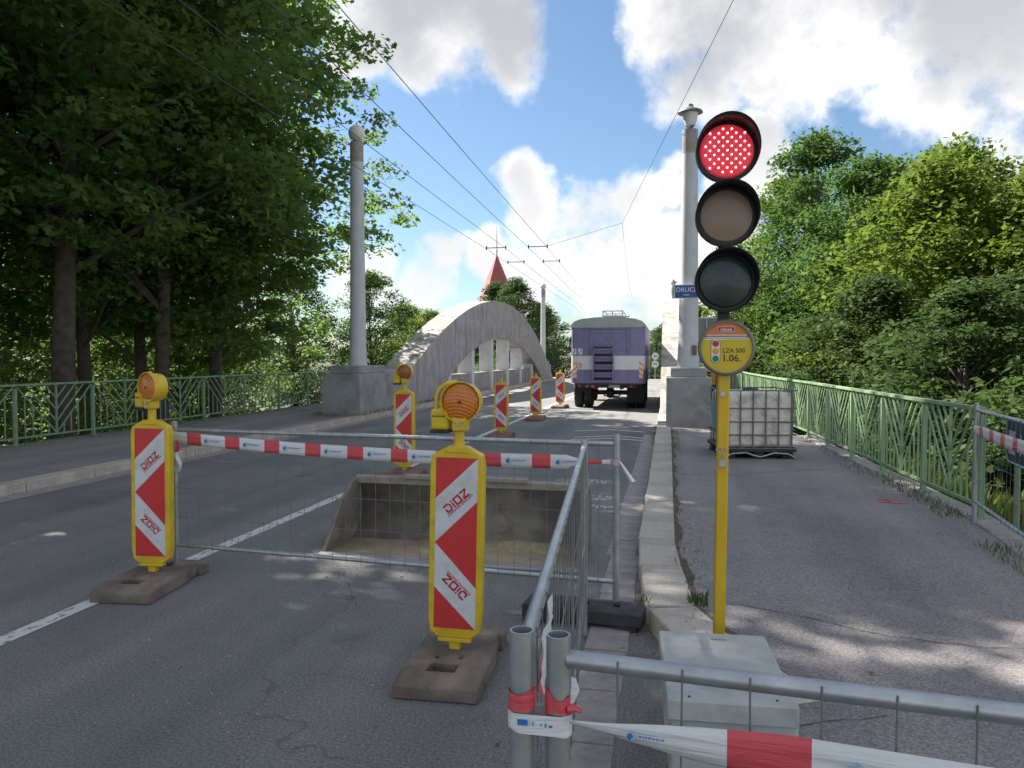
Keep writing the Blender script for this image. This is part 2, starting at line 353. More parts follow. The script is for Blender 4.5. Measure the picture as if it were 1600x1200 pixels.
for _k in ('tape_white', 'tape_red'):
    _nt = M[_k].node_tree; _N, _L = _nt.nodes, _nt.links; _tc = _N.new('ShaderNodeTexCoord'); _mp = _N.new('ShaderNodeMapping'); _mp.inputs['Scale'].default_value = (5, 5, 60); _mp.inputs['Rotation'].default_value = (0, .08, 0)
    _nz = _N.new('ShaderNodeTexNoise'); _nz.inputs['Scale'].default_value = 1.4; _nz.inputs['Detail'].default_value = 5; _b = _N.new('ShaderNodeBump'); _b.inputs['Strength'].default_value = .55; _b.inputs['Distance'].default_value = .012
    _L.new(_tc.outputs['Object'], _mp.inputs[0]); _L.new(_mp.outputs[0], _nz.inputs['Vector']); _L.new(_nz.outputs['Fac'], _b.inputs['Height']); _L.new(_b.outputs[0], _N['Principled BSDF'].inputs['Normal'])
M['blue'] = mk('blue print', (.03, .17, .48), .5, var=.1)
M['blue_light'] = mk('light blue print', (.25, .48, .72), .5, var=.1)
M['ibc'] = mk('milky plastic tank', (.80, .74, .66), .55, var=.07, scale=4, dirt=(.34, .27, .21), damt=.85, dscale=4.5)
M['ibc_cage'] = mk('dull cage steel', (.20, .19, .175), .6, metal=.4, var=.2, scale=12)
M['ibc_plate'] = mk('blue grey label plate', (.20, .26, .34), .5, var=.15, scale=6)
M['purple'] = mk('purple truck paint', (.20, .172, .325), .5, var=.10, scale=3, dirt=(.15, .135, .24), damt=.5, dscale=4, coat=.1)
M['truck_white'] = mk('white truck paint', (.66, .66, .68), .45, var=.04, dirt=(.5, .5, .5), damt=.4)
M['truck_roof'] = mk('grey truck roof', (.36, .38, .38), .5, var=.08, dirt=(.33, .34, .34), damt=.5)
M['orange'] = mk('orange sheeting', (.85, .33, .02), .4, var=.04)
M['tail'] = mk('red tail lamp', (.52, .03, .02), .3, coat=.5)
M['plate'] = mk('number plate', (.38, .39, .38), .5)
M['bark'] = mk('bark', (.085, .07, .055), .95, var=.35, scale=6, bump=1, bscale=14)
M['roof_red'] = mk('red roof sheet', (.33, .075, .07), .6, var=.08, scale=1)
M['wall'] = mk('plaster wall', (.55, .5, .42), .85, var=.08)
M['glass'] = mk('window glass', (.03, .04, .05), .1, coat=1)
M['lamp_glass'] = mk('opal lamp glass', (.70, .69, .66), .35, var=.04)
M['lamp_metal'] = mk('grey lamp metal', (.17, .18, .19), .5, metal=.3)
M['cable'] = mk('overhead wire', (.05, .05, .055), .5, metal=.3)
M['mach_yellow'] = mk('machine yellow', (.68, .42, .015), .45, var=.06, dirt=(.4, .26, .05), damt=.4)
M['mach_red'] = mk('machine red', (.62, .10, .06), .45, var=.06)
M['navy'] = mk('navy plate', (.02, .028, .06), .5)
M['letter'] = mk('pale lettering', (.48, .52, .58), .5)
M['paint'] = paint_worn('worn road paint'); M['paint2'] = paint_worn('thin worn road paint', (.55, .55, .53), .52)
M['spray'] = paint_worn('orange spray paint', (.75, .14, .07), .46)
M['crack'] = mk('dirt filled crack', (.02, .02, .02), .95)
M['joint'] = mk('soil joint', (.10, .085, .06), .95, var=.4, scale=20)
M['leaf_maple'] = leaf_mat('maple leaves', (.065, .115, .042), (.12, .18, .065), (.24, .38, .075), .45)
M['leaf_mid'] = leaf_mat('mid green leaves', (.04, .085, .025), (.09, .145, .04), (.14, .26, .05), .35)
M['leaf_bright'] = leaf_mat('yellow green leaves', (.06, .10, .018), (.13, .18, .035), (.20, .30, .04), .38)
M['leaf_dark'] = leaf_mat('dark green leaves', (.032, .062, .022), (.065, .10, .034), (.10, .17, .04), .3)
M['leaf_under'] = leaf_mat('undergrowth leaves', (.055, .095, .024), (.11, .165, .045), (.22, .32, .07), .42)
M['grass'] = leaf_mat('grass', (.08, .13, .025), (.16, .20, .055), (.18, .25, .05), .3)
M['dry'] = leaf_mat('dry leaves', (.22, .16, .06), (.36, .27, .10), (.3, .2, .06), .2)
# orange ribbed lens
def lens_mat():
    m, nt, N, L, P = nodes('orange ribbed lens')
    P.inputs['Base Color'].default_value = (.72, .20, .012, 1); P.inputs['Roughness'].default_value = .22; P.inputs['Coat Weight'].default_value = .6
    P.inputs['Subsurface Weight'].default_value = .15
    tc = N.new('ShaderNodeTexCoord'); w = N.new('ShaderNodeTexWave'); w.wave_type = 'BANDS'; w.bands_direction = 'X'; w.inputs['Scale'].default_value = 28; L.new(tc.outputs['Object'], w.inputs['Vector'])
    w2 = N.new('ShaderNodeTexWave'); w2.wave_type = 'RINGS'; w2.rings_direction = 'Y'; w2.inputs['Scale'].default_value = 18; L.new(tc.outputs['Object'], w2.inputs['Vector'])
    ad = N.new('ShaderNodeMath'); L.new(w.outputs['Fac'], ad.inputs[0]); L.new(w2.outputs['Fac'], ad.inputs[1])
    b = N.new('ShaderNodeBump'); b.inputs['Strength'].default_value = .7; b.inputs['Distance'].default_value = .004; L.new(ad.outputs[0], b.inputs['Height']); L.new(b.outputs[0], P.inputs['Normal'])
    return m
M['lens'] = lens_mat()

# text as flat mesh, in the x-z plane facing -y, centred
def text_mesh(body, size, mat, bold=0.0, depth=.0006):
    cu = bpy.data.curves.new('t', 'FONT'); cu.body = body; cu.size = size; cu.align_x = 'CENTER'; cu.align_y = 'CENTER'; cu.offset = bold; cu.extrude = depth; cu.resolution_u = 3
    o = bpy.data.objects.new('t', cu); COL.objects.link(o)
    dg = bpy.context.evaluated_depsgraph_get(); me = bpy.data.meshes.new_from_object(o.evaluated_get(dg))
    bpy.data.objects.remove(o); bpy.data.curves.remove(cu)
    me.transform(Matrix.Rotation(R(90), 4, 'X')); me.materials.clear(); me.materials.append(mat); return me

# ------------------------------------------------------------------ terrain, road, pavements
def bend(y): return (-(max(0, y - 52) ** 2) * .004 if y < 82 else -3.6 - (y - 82) * .24)
def drop(y): return (-(max(0, y - 52) ** 2) * .0038 if y < 74 else max(-4.2, -1.84 - (y - 74) * .167))
def terr(x, y):
    cx = x - bend(y); dz = drop(y)
    s = max(0, -11.0 - cx, cx - 3.2)
    z = -.30 + dz - min(s * .42, 2.6 if cx < 0 else 3.0) * max(.15, min(1, (95 - y) / 30))
    ch = max(0, min(1, (y - 17) / 6)) * max(0, min(1, (55 - y) / 6)); ch = ch * ch * (3 - 2 * ch)
    return z - ch * (.7 + 3.2 * max(0, 1 - s / 4))
def axis(a, b, near0, near1, fine, coarse):
    r = []; v = a
    while v < b: r.append(v); v += fine if near0 <= v < near1 else coarse
    r.append(b); return r
gx = axis(-700, 700, -40, 40, 1.5, 40); gy = axis(-300, 1200, -10, 110, 2, 40)
mb = MB()
for y in gy:
    for x in gx: mb.v.append((x, y, terr(x, y)))
nx = len(gx)
for j in range(len(gy) - 1):
    for i in range(nx - 1): mb.f.append((j * nx + i, j * nx + i + 1, (j + 1) * nx + i + 1, (j + 1) * nx + i)); mb.m.append(0)
struct(mb.build('ground', M['ground']))
struct(MB().poly([(-300, 19, -4.25), (300, 19, -4.25), (300, 53, -4.25), (-300, 53, -4.25)]).build('river_water', M['water']))

def strip(x0f, x1f, ys, z, mat, name, thick=0):
    mb = MB(); n = len(ys)
    for y in ys:
        b, d = bend(y), drop(y); mb.v += [(x0f(y) + b, y, z + d), (x1f(y) + b, y, z + d)]
    for i in range(n - 1): mb.f.append((2 * i, 2 * i + 1, 2 * i + 3, 2 * i + 2)); mb.m.append(0)
    if thick:
        k = len(mb.v)
        for y in ys: b, d = bend(y), drop(y); mb.v += [(x0f(y) + b, y, z + d - thick), (x1f(y) + b, y, z + d - thick)]
        for i in range(n - 1):
            mb.f.append((k + 2 * i, 2 * i, 2 * i + 2, k + 2 * i + 2)); mb.m.append(0)
            mb.f.append((2 * i + 1, k + 2 * i + 1, k + 2 * i + 3, 2 * i + 3)); mb.m.append(0)
            mb.f.append((k + 2 * i + 2, k + 2 * i + 3, k + 2 * i + 1, k + 2 * i)); mb.m.append(0)
        mb.f.append((0, 1, k + 1, k)); mb.m.append(0)
    return mb.build(name, mat, smooth=False)
YS = [-12, 0, 4, 8, 12, 17] + list(range(20, 150, 3)) + [180, 260]
road = struct(strip(lambda y: -7.62, lambda y: .6 if y < 5 else .05, YS, 0, M['road'], 'road', .22))
def kerb_in(y):    # road-side edge of the right-hand kerb
    if y > 6: return -.23
    if y > 4.6: return -.23 + (6 - y) * .075
    return -.125 + (4.6 - y) * .34 + max(0, 3.9 - y) * .25
def walk_edge(y):
    if y < 4: return 2.28
    if y < 7.6: return 2.28 + (y - 4) * .125
    if y < 15.1: return 2.73 - (y - 7.6) * .043
    if y < 22: return 2.41 - (y - 15.1) * .058
    return 2.02
YW = [1.2, 2, 2.6, 3, 3.4, 3.9, 4.3, 4.6, 5, 5.5, 6, 7.6, 9, 11, 13, 15.1, 16.5, 18, 20, 22, 30, 40, 52, 58, 64, 70, 80, 100, 140]
walk_r = struct(strip(lambda y: kerb_in(y) + .30 if y > 3.6 else .30, walk_edge, YW, .115, M['walk'], 'pavement', .3))
YL = [-6, 0, 4, 8, 12, 17, 22, 30, 40, 52, 58, 64, 70, 80, 100, 140]
walk_l = struct(strip(lambda y: -10.75, lambda y: -7.62, YL, .115, M['walk'], 'pavement', .3))
deck = MB().box((-4.2, 35.5, -.72), (13.2, 37, .96)).build('bridge_deck', M['concrete_block'])
tag(deck, 'grey concrete bridge deck slab carrying the road over the river', 'bridge')
edge_r = MB()
for a, b in zip(range(5, 15), range(6, 16)):
    edge_r.prism([(walk_edge(a) - .01, a), (walk_edge(a) + .22, a), (walk_edge(b) + .22, b - .02), (walk_edge(b) - .01, b - .02)], -.3, .125 + .012 * random.random(), lambda u, v, w: (u, v, w))
struct(edge_r.build('edging', M['slab'], bevel=.012))
soil = struct(strip(lambda y: kerb_in(y) + .292, lambda y: kerb_in(y) + .335 + .02 * math.sin(y * 5) + .012 * math.sin(y * 17), [3.6 + i * .12 for i in range(104)], .119, M['joint'], 'soil_joint'))

# kerb stones and gutter slabs, one by one
def stone_mesh(w, l, h, name, mat, jig):
    mb = MB(); mb.box((0, 0, 0), (w, l, h))
    mb.v = [(x + random.uniform(-jig, jig), y + random.uniform(-jig, jig), z + (random.uniform(-jig, jig) * .5 if z > 0 else 0)) for x, y, z in mb.v]
    return mb.mesh(name, mat)
kst = [stone_mesh(.295, 1.0, .34, 'kerb_stone', M['granite'], .006) for _ in range(5)]
kerb_r = tag(struct(bpy.data.objects.new('kerb', None)), kind='structure'); COL.objects.link(kerb_r)
kerb_l = bpy.data.objects.new('kerb', None); COL.objects.link(kerb_l); struct(kerb_l)
y = 3.35
while y < 52:
    l = random.choice((.9, 1.1, 1.15, .8)) if y > 4.4 else .62
    if 16.6 < y < 17.4: y = 17.6
    xa, xb = kerb_in(y), kerb_in(y + l); ang = math.atan2(-(xb - xa), l)
    o = link('kerb_stone', random.choice(kst), kerb_r, .012, ((xa + xb) / 2 + .15, y + l / 2, -.048 + random.uniform(-.004, .004)), (0, 0, ang)); o.scale = (1, l - .028, 1)
    y += l
y = -2.
while y < 52:
    l = random.choice((.9, 1.0, 1.1))
    o = link('kerb_stone', random.choice(kst), kerb_l, .012, (-7.53 + random.uniform(-.006, .006), y + l / 2, -.05), (0, 0, 0)); o.scale = (.8, l - .014, 1); y += l
gut = bpy.data.objects.new('gutter', None); COL.objects.link(gut); struct(gut)
gst = [stone_mesh(.235, .49, .06, 'gutter_slab', M['slab'], .004) for _ in range(5)]
y = 1.6
while y < 15.4:
    x = -.325 if y < 6 else -.36
    link('gutter_slab', random.choice(gst), gut, .006, (x + random.uniform(-.004, .004), y + .25, -.022 + random.uniform(-.003, .003)), (0, 0, random.uniform(-.008, .008))); y += .505
gutl = bpy.data.objects.new('gutter', None); COL.objects.link(gutl); struct(gutl)
y = -1.
while y < 40:
    link('gutter_slab', random.choice(gst), gutl, .006, (-7.27 + random.uniform(-.004, .004), y + .25, -.024), (0, 0, 0)); y += .505

# markings and cracks (flat marks on the surface)
def flat(name, pts, z, mat, parent):
    return MB().poly([(p[0], p[1], z) for p in pts]).build(name, mat, parent, smooth=False)
mk_ = MB()
for a in range(-4, 76, 2):
    for q in ((a, a + 2),):
        mk_.poly([(-3.715 + bend(q[0]), q[0], .004 + drop(q[0])), (-3.595 + bend(q[0]), q[0], .004 + drop(q[0])), (-3.595 + bend(q[1]), q[1], .004 + drop(q[1])), (-3.715 + bend(q[1]), q[1], .004 + drop(q[1]))])
mk_.build('centre_line', M['paint'], road, smooth=False)
for (cx, cy, w, l, k) in ((-1.05, 14.9, 1.5, .13, .45), (-1.05, 15.35, 1.5, .13, .45), (-1.2, 16.6, 1.5, .13, .4)):
    n = MB(); n.poly([(cx - w / 2, cy - k, .004), (cx, cy, .004), (cx, cy + l, .004), (cx - w / 2, cy - k + l, .004)]); n.poly([(cx, cy, .004), (cx + w / 2, cy - k, .004), (cx + w / 2, cy - k + l, .004), (cx, cy + l, .004)])
    n.build('chevron_marking', M['paint'], road, smooth=False)
for (x, y, w, l) in ((-.95, 8.6, .95, .38), (-1.0, 9.7, .8, .35), (-.75, 8.1, .5, .2), (-1.5, 9.1, .4, .2)):
    flat('worn_marking', [(x + w / 2 * math.cos(t) * (1 + .2 * math.sin(3 * t)), y + l / 2 * math.sin(t)) for t in [i * math.pi / 7 for i in range(14)]], .0045, M['paint2'], road)
def crack(name, pts, z, parent, w=.008):
    mb = MB(); q = []
    for (a, b) in zip(pts, pts[1:]):
        n = max(2, int(math.dist(a, b) / .07))
        for i in range(n): t = i / n; q.append((a[0] + (b[0] - a[0]) * t + random.uniform(-.018, .018), a[1] + (b[1] - a[1]) * t + random.uniform(-.018, .018)))
    q.append(pts[-1])
    for i, (a, b) in enumerate(zip(q, q[1:])):
        ww = w * random.uniform(.2, .65) * min(1, (len(q) - i) / 8)
        mb.poly([(a[0] - ww * .3, a[1] - ww, z), (b[0] - ww * .3, b[1] - ww, z), (b[0], b[1] + ww, z), (a[0], a[1] + ww, z)])
    return mb.build(name, M['crack'], parent, smooth=False)
crack('crack', [(.30, 4.75), (.7, 4.6), (1.1, 4.35), (1.6, 4.25), (2.1, 4.3)], .119, walk_r, .007)
crack('crack', [(.75, 4.6), (1.2, 4.75)], .119, walk_r, .005)
crack('crack', [(.12, 9.8), (.8, 9.9), (1.6, 10.4), (2.4, 10.7)], .119, walk_r, .014)
crack('crack', [(.2, 13.2), (1.0, 13.0)], .119, walk_r, .014)
crack('crack', [(.5, 3.2), (.9, 3.35), (1.0, 3.1)], .119, walk_r, .005)
crack('crack', [(-4.6, 3.0), (-3.9, 3.2), (-3.0, 3.05)], .004, road, .006)
crack('crack', [(-2.3, 5.2), (-1.9, 4.5), (-2.05, 3.9), (-2.3, 3.5)], .004, road, .004)
crack('crack', [(-7.2, 7.3), (-6, 7.2), (-5, 7.4)], .004, road, .006)
for (x0, y0, x1, y1) in ((2.08, 8.36, 2.36, 8.30), (2.12, 8.50, 2.38, 8.46), (2.20, 8.34, 2.22, 8.50)):
    d = Vector((x1 - x0, y1 - y0)).normalized(); n = Vector((-d.y, d.x)) * .022
    flat('spray_mark', [(x0 - n.x, y0 - n.y), (x1 - n.x, y1 - n.y), (x1 + n.x, y1 + n.y), (x0 + n.x, y0 + n.y)], .1195, M['spray'], walk_r)

# ------------------------------------------------------------------ bridge arches and lamp columns
def arch(name, label, x0, x1):
    t = thing(name, label, 'arch', ((x0 + x1) / 2, 35.5, 0)); w = (x1 - x0) / 2
    ext = lambda v: 4.1 - .0162 * v * v; inn = lambda v: 2.45 - .0182 * v * v
    vs = [-15.9 + 31.8 * i / 64 for i in range(65)]
    mb = MB()
    def V(x, v, z): mb.v.append((x, v, z)); return len(mb.v) - 1
    rows = []
    for v in vs:
        zi = max(-.06, inn(v)) if abs(v) < 11.75 else -.06
        rows.append((V(-w, v, zi), V(w, v, zi), V(w, v, max(ext(v), 0.0)), V(-w, v, max(ext(v), 0.0))))
    for a, b in zip(rows, rows[1:]):
        mb.f += [(a[0], b[0], b[1], a[1]), (a[1], b[1], b[2], a[2]), (a[3], a[2], b[2], b[3]), (a[0], a[3], b[3], b[0])]; mb.m += [0, 0, 1, 0]
    mb.f += [rows[0][::-1], rows[-1]]; mb.m += [0, 0]
    mb.build('rib', [M['concrete'], M['concrete_top']], t)
    hm = None
    for v in (-8.6, -5.2, -1.75, 1.75, 5.2, 8.6):
        h = inn(v) + .05
        MB().box((0, v, h / 2), (.56, .42, h)).build('hanger', M['hanger'], t, bevel=.015)
    MB().box((0, 0, .45), (.34, 19.6, .9)).build('parapet', M['concrete'], t, bevel=.01) if x0 < -5 else None
    return t
arch('concrete_arch', 'weathered grey concrete bridge arch with tall white hangers across the road from the traffic light', -8.5, -7.6)
arch('concrete_arch', 'concrete bridge arch standing behind the lamp column that carries the blue sign', -.2, .7)
# expansion joint on the arch face is modelled by a thin groove strip
def lamp_column(label, x, y, z0, h, r0, r1, ped, lantern):
    t = thing('lamp_column', label, 'lamp column', (x, y, z0))
    pw, pl, ph = ped
    ps = MB().box((0, 0, ph / 2), (pw, pl, ph)).build('pedestal', M['concrete_block'], t, bevel=.015)
    MB().box((0, 0, ph + .10), (pw * .80, pl * .8, .2)).build('plinth', M['concrete_block'], t, bevel=.02)
    z = ph + .2; n = 10 if lantern else 20
    MB().lathe([(r0 * 1.12, z), (r0, z + .45), (r0 * .985, z + .55), (r1, z + h)], n, rot=Matrix.Rotation(R(18), 3, 'Z')).build('column', M['column'], t)
    MB().lathe([(r1 * 1.04, z + h - .5), (r1 * 1.04, z + h + .01)], n, rot=Matrix.Rotation(R(18), 3, 'Z')).build('column_cap', M['slab'], t)
    zt = z + h
    if lantern:
        l = MB().lathe([(.05, zt), (.03, zt + .06), (.09, zt + .09), (.135, zt + .2), (.17, zt + .36), (.17, zt + .38)], 12).build('lamp_glass', M['lamp_glass'], t)
        MB().lathe([(.27, zt + .375), (.25, zt + .41), (.12, zt + .47), (.07, zt + .5), (.06, zt + .55), (.0, zt + .58)], 16).build('lamp_hood', M['lamp_metal'], t)
        MB().lathe([(.07, zt - .01), (.045, zt + .05), (.1, zt + .1)], 12).build('lamp_neck', M['lamp_metal'], t)
    else:
        MB().lathe([(.11, zt - .01), (.11, zt + .05), (.07, zt + .09)], 14).build('lamp_neck', M['lamp_metal'], t)
        MB().lathe([(.09, zt + .06), (.18, zt + .13), (.215, zt + .25), (.18, zt + .38), (.09, zt + .45), (0.01, zt + .47)], 14).build('lamp_globe', M['lamp_glass'], t)
    return t
cl = lamp_column('tall white lamp column with pale globe on a grey block at the arch foot', -7.95, 18.9, .1, 5.75, .21, .165, (1.0, 2.2, 1.05), False)
cr = lamp_column('tall faceted lamp column with hooded lantern and a blue sign on its shaft', .42, 17.0, .1, 5.05, .225, .165, (.92, 1.3, 1.05), True)
MB().box((.12, -.235, 1.62), (.10, .03, .21)).build('access_cover', mk('rust brown cover', (.2, .11, .08), .7), cr)
wing = MB(); wing.box((0, 0, .55), (.86, 2.6, 1.1)); tag(wing.build('abutment_wall', M['concrete_block'], loc=(-8.05, 21.2, .1), bevel=.02), 'low grey concrete wall joining the globe lamp block to the arch', 'wall')
lamp_column('distant slim white lamp column at the far end of the long arch', -8.6, 53.2, .0, 5.0, .19, .15, (.9, 1.2, 1.0), False)
lamp_column('far lamp column with small hooded lantern beyond the right-hand arch', .3, 53.4, .0, 5.0, .2, .15, (.9, 1.2, 1.0), True)
sg = thing('river_sign', 'small blue sign with white river name fixed to the faceted column', 'sign', (.36, 16.71, 2.83), 0)
MB().box((0, 0, .13), (.46, .02, .26)).build('sign_panel', M['sign_blue'], sg)
MB().box((0, .004, .13), (.49, .018, .29)).build('sign_border', M['white'], sg)
link('lettering', text_mesh('ORLICE', .13, M['white'], .002), sg, 0, (0, -.012, .165))
link('lettering', text_mesh('most', .06, M['white'], .001), sg, 0, (0, -.012, .06))
MB().box((0, .10, .13), (.06, .18, .06)).build('bracket', M['lamp_metal'], sg)
# expansion joint: real recess lips on the arch face
# ------------------------------------------------------------------ railings
def rail_bars(h, L):
    """list of (p0,p1,w,t) for one panel; u along 0..L, z 0..h"""
    zb, zt = .13, h - .03; out = []; c = L / 2
    out.append(((c, zb), (c, zt), .026, .026))
    for s in (-1, 1):
        e = c + s * (c - .03)
        for k in range(4):                     # nested chevrons
            f = 1 - k * .24
            out.append(((c, zb + (zt - zb) * (1 - f)), (c + s * (c - .03) * f, zt), .022, .016))
        for k in range(1, 5):                  # uprights under the outer chevron
            u = c + s * (c - .03) * k / 5.0
            out.append(((u, zb), (u, zb + (zt - zb) * k / 5.0), .016, .016))
    return out
def railing(label, pts, h, L, mat, near, z0f):
    t = thing('railing', label, 'railing', (pts[0][0], pts[0][1], 0))
    org = Vector((pts[0][0], pts[0][1], 0))
    path = [Vector((p[0], p[1], 0)) for p in pts]
    # walk along the path, panel by panel
    nodes_ = [path[0]]; i = 0; cur = path[0]
    while i < len(path) - 1:
        d = (path[i + 1] - cur).length
        if d < L * .999:
            i += 1
            if i >= len(path) - 1: break
            # continue from cur towards the next corner
            continue
        cur = cur + (path[i + 1] - cur).normalized() * L; nodes_.append(cur)
    bars = rail_bars(h, L); meshes = []
    for (a, b, w, tt) in bars:
        meshes.append(MB().bar((a[0], 0, a[1]), (b[0], 0, b[1]), w, tt).mesh('bar', mat))
    joined = MB()
    for (a, b, w, tt) in bars: joined.bar((a[0], 0, a[1]), (b[0], 0, b[1]), w, tt)
    jm = joined.mesh('panel', mat)
    top = MB().box((L / 2, 0, h - .005), (L + .01, .07, .035)).mesh('top_rail', mat)
    bot = MB().box((L / 2, 0, .115), (L - .05, .03, .03)).mesh('bottom_rail', mat)
    post = MB().box((0, 0, h / 2 - .03), (.05, .05, h - .06)).mesh('post', mat)
    foot = MB().box((0, 0, .01), (.13, .13, .02)).mesh('foot_plate', mat)
    for k, (a, b) in enumerate(zip(nodes_, nodes_[1:])):
        z = z0f(a.y); d = b - a; rz = math.atan2(d.y, d.x)
        p = link('post', post, t, 0, a - org + Vector((0, 0, z)), (0, 0, rz)); link('foot_plate', foot, p)
        slope = math.atan2(z0f(b.y) - z, L)
        pn = bpy.data.objects.new('panel', jm if k >= near else None); COL.objects.link(pn); pn.parent = t
        pn.location = a - org + Vector((0, 0, z)); pn.rotation_euler = (0, -slope, rz)
        link('top_rail', top, pn); link('bottom_rail', bot, pn)
        if k < near:
            for me in meshes: link('bar', me, pn)
    e = nodes_[-1]; link('post', post, t, 0, e - org + Vector((0, 0, z0f(e.y))), (0, 0, 0))
    return t
zr = lambda y: .125 + drop(y); zl = lambda y: .12 + drop(y)
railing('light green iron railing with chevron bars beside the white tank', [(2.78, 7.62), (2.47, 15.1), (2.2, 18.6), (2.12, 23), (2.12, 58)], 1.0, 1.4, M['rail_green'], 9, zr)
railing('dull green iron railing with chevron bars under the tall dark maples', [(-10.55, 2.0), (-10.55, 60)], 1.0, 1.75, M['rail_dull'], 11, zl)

# ------------------------------------------------------------------ mesh fences, tape
def ring_tube(mb, x, y, z0, z1, r, ri, n=16):
    mb.lathe([(ri, z1 - .12), (ri, z1), (r, z1), (r, z0)], n, (x, y, 0), close=False); return mb
def fence(label, p0, p1, h, zb, post_z=(.02, .02), top_over=.0, r_post=.021, r_rail=.0155, wy=.24):
    p0 = Vector((p0[0], p0[1], 0)); p1 = Vector((p1[0], p1[1], 0)); d = p1 - p0; L = d.length
    t = thing('mesh_fence', label, 'fence', p0, math.atan2(d.y, d.x))
    for x, z0 in ((0, post_z[0]), (L, post_z[1])): ring_tube(MB(), x, 0, z0, h + top_over, r_post, r_post - .003).build('post', M['galv'], t)
    zt = h - .035
    MB().tube([(r_post * .8, 0, zt), (L - r_post * .8, 0, zt)], r_rail, 12).build('top_rail', M['galv'], t)
    MB().tube([(r_post * .8, 0, zb), (L - r_post * .8, 0, zb)], r_rail, 12).build('bottom_rail', M['galv'], t)
    w = MB(); n = int(L / .105)
    for i in range(1, n):
        x = L * i / n; w.tube([(x, -r_rail, zb - .025), (x + random.uniform(-.004, .004), -r_rail + random.uniform(-.006, .006), (zb + zt) / 2), (x, -r_rail, zt + .012)], .0018, 5)
    k = int((zt - zb) / wy)
    for j in range(1, k + 1):
        z = zb + (zt - zb) * j / (k + 1); w.tube([(0, -r_rail - .004, z), (L / 3, -r_rail - .004, z - .004), (2 * L / 3, -r_rail - .004, z + .003), (L, -r_rail - .004, z)], .0018, 5)
    w.build('wire_mesh', M['wire'], t); return t
fA = fence('steel mesh fence set across the lane in front of the loader bucket', (-3.48, 4.92), (-.30, 4.63), 1.105, .235, (.02, .105), .025)
fB = fence('steel mesh fence running along the kerb from the tied posts', (-.243, 1.28), (-.46, 4.30), 1.12, .23, (.02, .02), .01)
fC = fence('steel mesh fence across the footway in front of the grey box', (-.182, 1.295), (2.75, .98), 1.115, .22, (.02, .12), .006, wy=.3)
fD = fence('steel mesh fence closing the gap beside the end of the green railing', (2.66, 7.42), (2.28, 4.3), 1.16, .32, (.115, .115), .03)

def tape(name, label, pts, widths, normals_tilt=0, logos=True, start=0, seq=(('w', .2), ('r', .118)), dirn=Vector((0, -1, 0)), group=None):
    """ribbon along pts (list of Vector), with coloured fields; each field a face strip"""
    t = thing(name, label, 'tape', (pts[0][0], pts[0][1], 0), group=group); org = Vector((pts[0][0], pts[0][1], 0))
    P = [Vector(p) for p in pts]; cum = [0]
    for a, b in zip(P, P[1:]): cum.append(cum[-1] + (b - a).length)
    tot = cum[-1]
    def at(s):
        s = min(max(s, 0), tot)
        for i in range(len(P) - 1):
            if s <= cum[i + 1] + 1e-9:
                f = (s - cum[i]) / max(1e-9, cum[i + 1] - cum[i]); return P[i].lerp(P[i + 1], f), widths[i] + (widths[i + 1] - widths[i]) * f
        return P[-1], widths[-1]
    mb = MB(); s = -start; fields = []
    k = 0
    while s < tot:
        c, l = seq[k % len(seq)]; a, b = max(s, 0), min(s + l, tot)
        if b > a:
            n = max(3, int((b - a) / .02)); prev = None
            for i in range(n + 1):
                u = a + (b - a) * i / n; p, w = at(u); wob = .0022 * math.sin(u * 3.1 + 1)
                row = []
                for q in (-1, -.33, .33, 1):
                    row.append(tuple(p - org + Vector((0, 0, q * w / 2)) + dirn * (wob * q + .0007 * math.sin(q * 2.2 + u * 5))))
                if prev:
                    for r0 in range(3): mb.poly([prev[r0], row[r0], row[r0 + 1], prev[r0 + 1]], 0 if c == 'w' else 1)
                prev = row
            if c == 'w' and b - a > .17: fields.append(((a + b) / 2, b - a))
        s += l; k += 1
    # weld
    me = mb.mesh('ribbon', [M['tape_white'], M['tape_red']], weld=True)
    o = link('ribbon', me, t); sm = o.modifiers.new('thick', 'SOLIDIFY'); sm.thickness = .0006
    if logos:
        for (u, l) in fields:
            p, w = at(u); p0, _ = at(u - .05); p1, _ = at(u + .05); d = (p1 - p0).normalized(); up = Vector((0, 0, 1)); up = (up - d * up.dot(d)).normalized(); f = w / .085
            o_ = p - org + dirn * .011
            g = MB(); G = lambda a, b: tuple(o_ + d * (a * f) + up * (b * f))
            g.poly([G(-.05 + .014 * math.cos(q), -.003 + .014 * math.sin(q)) for q in [math.pi * (.5 + i / 8) for i in range(9)]] + [G(-.048, -.006), G(-.040, .0)], 0)
            g.poly([G(-.05, -.017), G(-.04, -.010), G(-.033, -.006), G(-.034, .004), G(-.044, -.002)], 1)
            g.poly([G(-.049, .012), G(-.043, .007), G(-.040, .017), G(-.047, .022)], 1)
            x = -.022
            while x < .06:
                e = random.uniform(.005, .013); g.poly([G(x, .001), G(x + e, .001), G(x + e, .0065), G(x, .0065)], 0); x += e + .0028
            x = -.022
            while x < .045:
                e = random.uniform(.004, .01); g.poly([G(x, -.0075), G(x + e, -.0075), G(x + e, -.0045), G(x, -.0045)], 1); x += e + .003
            g.build('tape_logo', [M['blue'], M['blue_light']], t, smooth=False)
    return t
def along(a, b, n, sag): return [Vector(a).lerp(Vector(b), i / n) - Vector((0, 0, sag * 4 * (i / n) * (1 - i / n))) for i in range(n + 1)]
nA = Vector((-.09, -1, 0)).normalized()
offA = nA * .028
pA = along((-3.50 + offA.x, 4.92 + offA.y, 1.02), (-.60 + offA.x, 4.66 + offA.y, .955), 30, .03) + along((-.55 + offA.x, 4.655 + offA.y, .958), (-.325 + offA.x, 4.635 + offA.y, .965), 4, 0)
